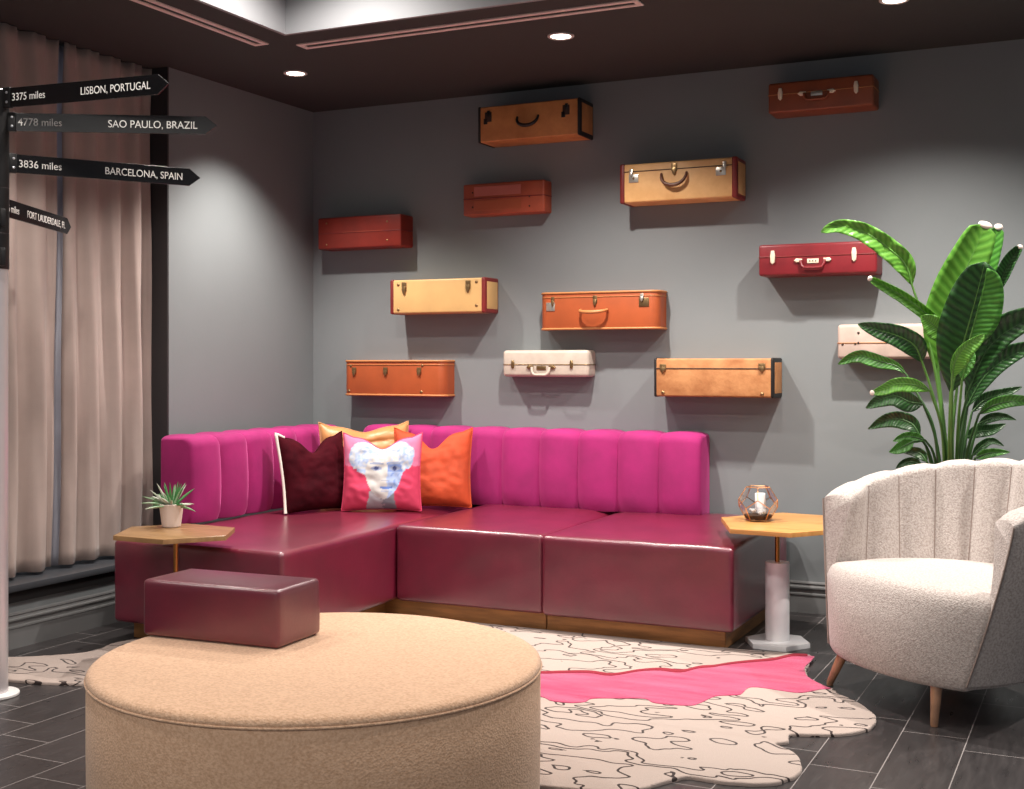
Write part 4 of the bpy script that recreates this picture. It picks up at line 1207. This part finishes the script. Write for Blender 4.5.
# top row
t, W, H, yf = suitcase('tan suitcase with black binding and a drooping black handle, highest on the wall', 1.208, 1.806, 2.448, 2.640, 0.18, M['c_tan'], 0.008, ends=M['c_black'], end_w=0.014)
handle(t, 0.0, H*0.62, yf, 0.125, 0.052, 0.022, M['c_black'], 0.010)
for fx in (0.10, 0.87):
    p = plate(t, pxf(fx, 0, W), H*0.70, yf, 0.040, 0.052, M['c_dark']); latch(t, pxf(fx, 0, W)+0.004, H*0.78, yf-0.004, M['c_black'], 0.016, 0.036)
    plate(t, pxf(fx, 0, W)-0.016, H*0.58, yf, 0.022, 0.03, M['c_black'])
t, W, H, yf = suitcase('chestnut brown suitcase with ivory clasps, at the upper right near the ceiling', 2.798, 3.305, 2.475, 2.624, 0.15, M['c_brown'], 0.012, seam=0.60, seam_m=M['c_bind'])
for fx in (0.12, 0.84): clasp(t, pxf(fx, 0, W), H*0.60, yf, M['ivory'], 0.022, 0.060)
flat_handle(t, pxf(0.47, 0, W), H*0.56, yf, 0.115, 0.032, M['c_brown'], M['ivory'], M['metal_l'])
for s in (0.30, 0.64): pass
t, W, H, yf = suitcase('russet leather suitcase with a pinkish sheen, below the tan one with black binding', 1.068, 1.564, 2.063, 2.238, 0.095, M['c_terra'], 0.010, seam=0.52, seam_m=M['c_redtrim'])
for fx, fz in ((0.12, .72), (0.12, .26), (0.82, .5), (0.82, .2)): stud(t, pxf(fx, 0, W), H*fz, yf, M['c_dark'], 0.005)
bm = BM(); box(bm, -W*.36, W*.22, yf-0.0022, yf-0.0002, H*.60, H*.90, 0.001, 1); obj('painted_sheen', bm, mat('painted_pink_sheen', (182, 104, 92), 0.32), t, 30)  # sheen on the leather, painted as a lighter pink patch
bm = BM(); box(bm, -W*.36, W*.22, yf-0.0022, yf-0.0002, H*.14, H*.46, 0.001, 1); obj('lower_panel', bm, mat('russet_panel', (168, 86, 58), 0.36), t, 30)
t, W, H, yf = suitcase('deep red suitcase at the far left of the wall', 0.125, 0.690, 1.909, 2.093, 0.135, M['c_red'], 0.010, seam=0.50, seam_m=M['c_redtrim'])
for fx, fz in ((0.11, .82), (0.11, .14), (0.84, .2), (0.84, .78)): stud(t, pxf(fx, 0, W), H*fz, yf, M['metal_d'], 0.006)
bm = BM(); box(bm, -W*.20, W*.28, yf-0.003, yf-0.0002, H*.49, H*.52, 0.0008, 1); obj('hinge', bm, M['c_terra'], t, 30)
t, W, H, yf = suitcase('straw coloured suitcase with oxblood corners and a drooping brown handle', 2.025, 2.642, 2.074, 2.274, 0.16, M['c_straw'], 0.010, seam=0.80, seam_m=M['c_dark'], ends=M['c_redtrim'], end_w=0.026)
handle(t, pxf(0.475, 0, W), H*0.70, yf, 0.135, 0.065, 0.025, M['hbrown'], 0.010)
latch(t, pxf(0.475, 0, W), H*0.80, yf, M['metal_d'], 0.030, 0.060)
for fx, fz in ((0.12, .62), (0.87, .66)):
    plate(t, pxf(fx, 0, W), H*fz, yf, 0.052, 0.042, M['metal_l']); latch(t, pxf(fx, 0, W)+(.02 if fx > .5 else -.012), H*(fz+.14), yf-0.003, M['metal_l'], 0.018, 0.04); stud(t, pxf(fx, 0, W), H*fz, yf-0.004, M['metal_d'], 0.006)
# middle rows
t, W, H, yf = suitcase('burgundy suitcase with ivory clasps, touched by the plant leaf', 2.753, 3.322, 1.674, 1.828, 0.16, M['c_burg'], 0.012, seam=0.60, seam_m=M['c_redtrim'])
for fx in (0.125, 0.815): clasp(t, pxf(fx, 0, W), H*0.58, yf, M['ivory'], 0.024, 0.068)
flat_handle(t, pxf(0.47, 0, W), H*0.46, yf, 0.115, 0.036, M['c_burg'], M['ivory'], M['ivory'])
for k in range(3): stud(t, pxf(0.47, 0, W)+(k-1)*0.014, H*0.44, yf-0.004, M['c_dark'], 0.003)
t, W, H, yf = suitcase('butter cream suitcase with oxblood ends and two brass latches', 0.637, 1.236, 1.523, 1.713, 0.16, M['c_cream'], 0.010, ends=M['c_redtrim'], end_w=0.022)
for fx in (0.15, 0.83): latch(t, pxf(fx, 0, W), H*0.75, yf, M['metal_d'], 0.030, 0.068)
for fx, fz in ((0.085, .86), (0.085, .12), (0.915, .88), (0.915, .20)): stud(t, pxf(fx, 0, W), H*fz, yf, M['metal_d'], 0.009)
t, W, H, yf = suitcase('orange suitcase with tan binding and an orange handle, right of the cream one', 1.550, 2.222, 1.423, 1.620, 0.13, M['c_orange'], 0.008, vr=0.05, seam=0.87, seam_m=M['c_bind'], binding=M['c_bind'])
latch(t, pxf(.48, 0, W), H*0.76, yf, M['metal_d'], 0.024, 0.056)
handle(t, pxf(.475, 0, W), H*0.52, yf, 0.150, 0.014, 0.055, M['c_bind'], 0.010)
plate(t, pxf(.10, 0, W), H*0.62, yf, 0.05, 0.045, M['metal_l']); latch(t, pxf(.12, 0, W), H*0.76, yf-0.003, M['metal_d'], 0.018, 0.050)
plate(t, pxf(.885, 0, W), H*0.70, yf, 0.055, 0.048, M['metal_d']); latch(t, pxf(.87, 0, W), H*0.82, yf-0.003, M['metal_l'], 0.02, 0.04)
t, W, H, yf = suitcase('orange suitcase with three brass latches, lowest at the left of the wall', 0.292, 0.962, 1.058, 1.258, 0.12, M['c_orange'], 0.008, vr=0.05, seam=0.88, seam_m=M['c_bind'], binding=M['c_bind'])
for fx in (0.115, 0.43, 0.76): latch(t, pxf(fx, 0, W), H*0.68, yf, M['metal_d'], 0.028, 0.050)
for fx, fz in ((0.08, .85), (0.79, .86), (0.06, .12), (0.78, .11)): stud(t, pxf(fx, 0, W), H*fz, yf, M['metal_d'], 0.009)
t, W, H, yf = suitcase('small white vinyl suitcase with brass clasps and a white handle', 1.315, 1.822, 1.170, 1.314, 0.10, M['c_white'], 0.018, seam=0.46, seam_m=M['metal_d'])
for fx in (0.125, 0.81): clasp(t, pxf(fx, 0, W), H*0.46, yf, M['metal_d'], 0.018, 0.046)
flat_handle(t, pxf(0.46, 0, W), H*0.36, yf, 0.105, 0.040, M['c_white'], M['metal_d'], M['metal_d'])
t, W, H, yf = suitcase('tan canvas suitcase with black end binding, above the right end of the sofa', 2.215, 2.828, 1.074, 1.268, 0.17, M['c_peach'], 0.010, seam=0.74, seam_m=M['c_dark'], ends=M['c_black'], end_w=0.014)
for fx, fz in ((0.075, .74), (0.91, .76)): latch(t, pxf(fx, 0, W), H*fz, yf, M['metal_d'], 0.034, 0.044)
for fx, fz in ((0.075, .10), (0.91, .09)): stud(t, pxf(fx, 0, W), H*fz, yf, M['metal_d'], 0.010)
t, W, H, yf = suitcase('blush pink suitcase half hidden behind the plant leaves', 3.129, 3.63, 1.265, 1.432, 0.12, M['c_blush'], 0.016, seam=0.46, seam_m=M['c_bind'])
for fx, fz in ((.20, .75), (.17, .44), (.20, .46), (.165, .14), (.05, .42), (.92, .2)): stud(t, pxf(fx, 0, W), H*fz, yf, M['c_dark'], 0.006)
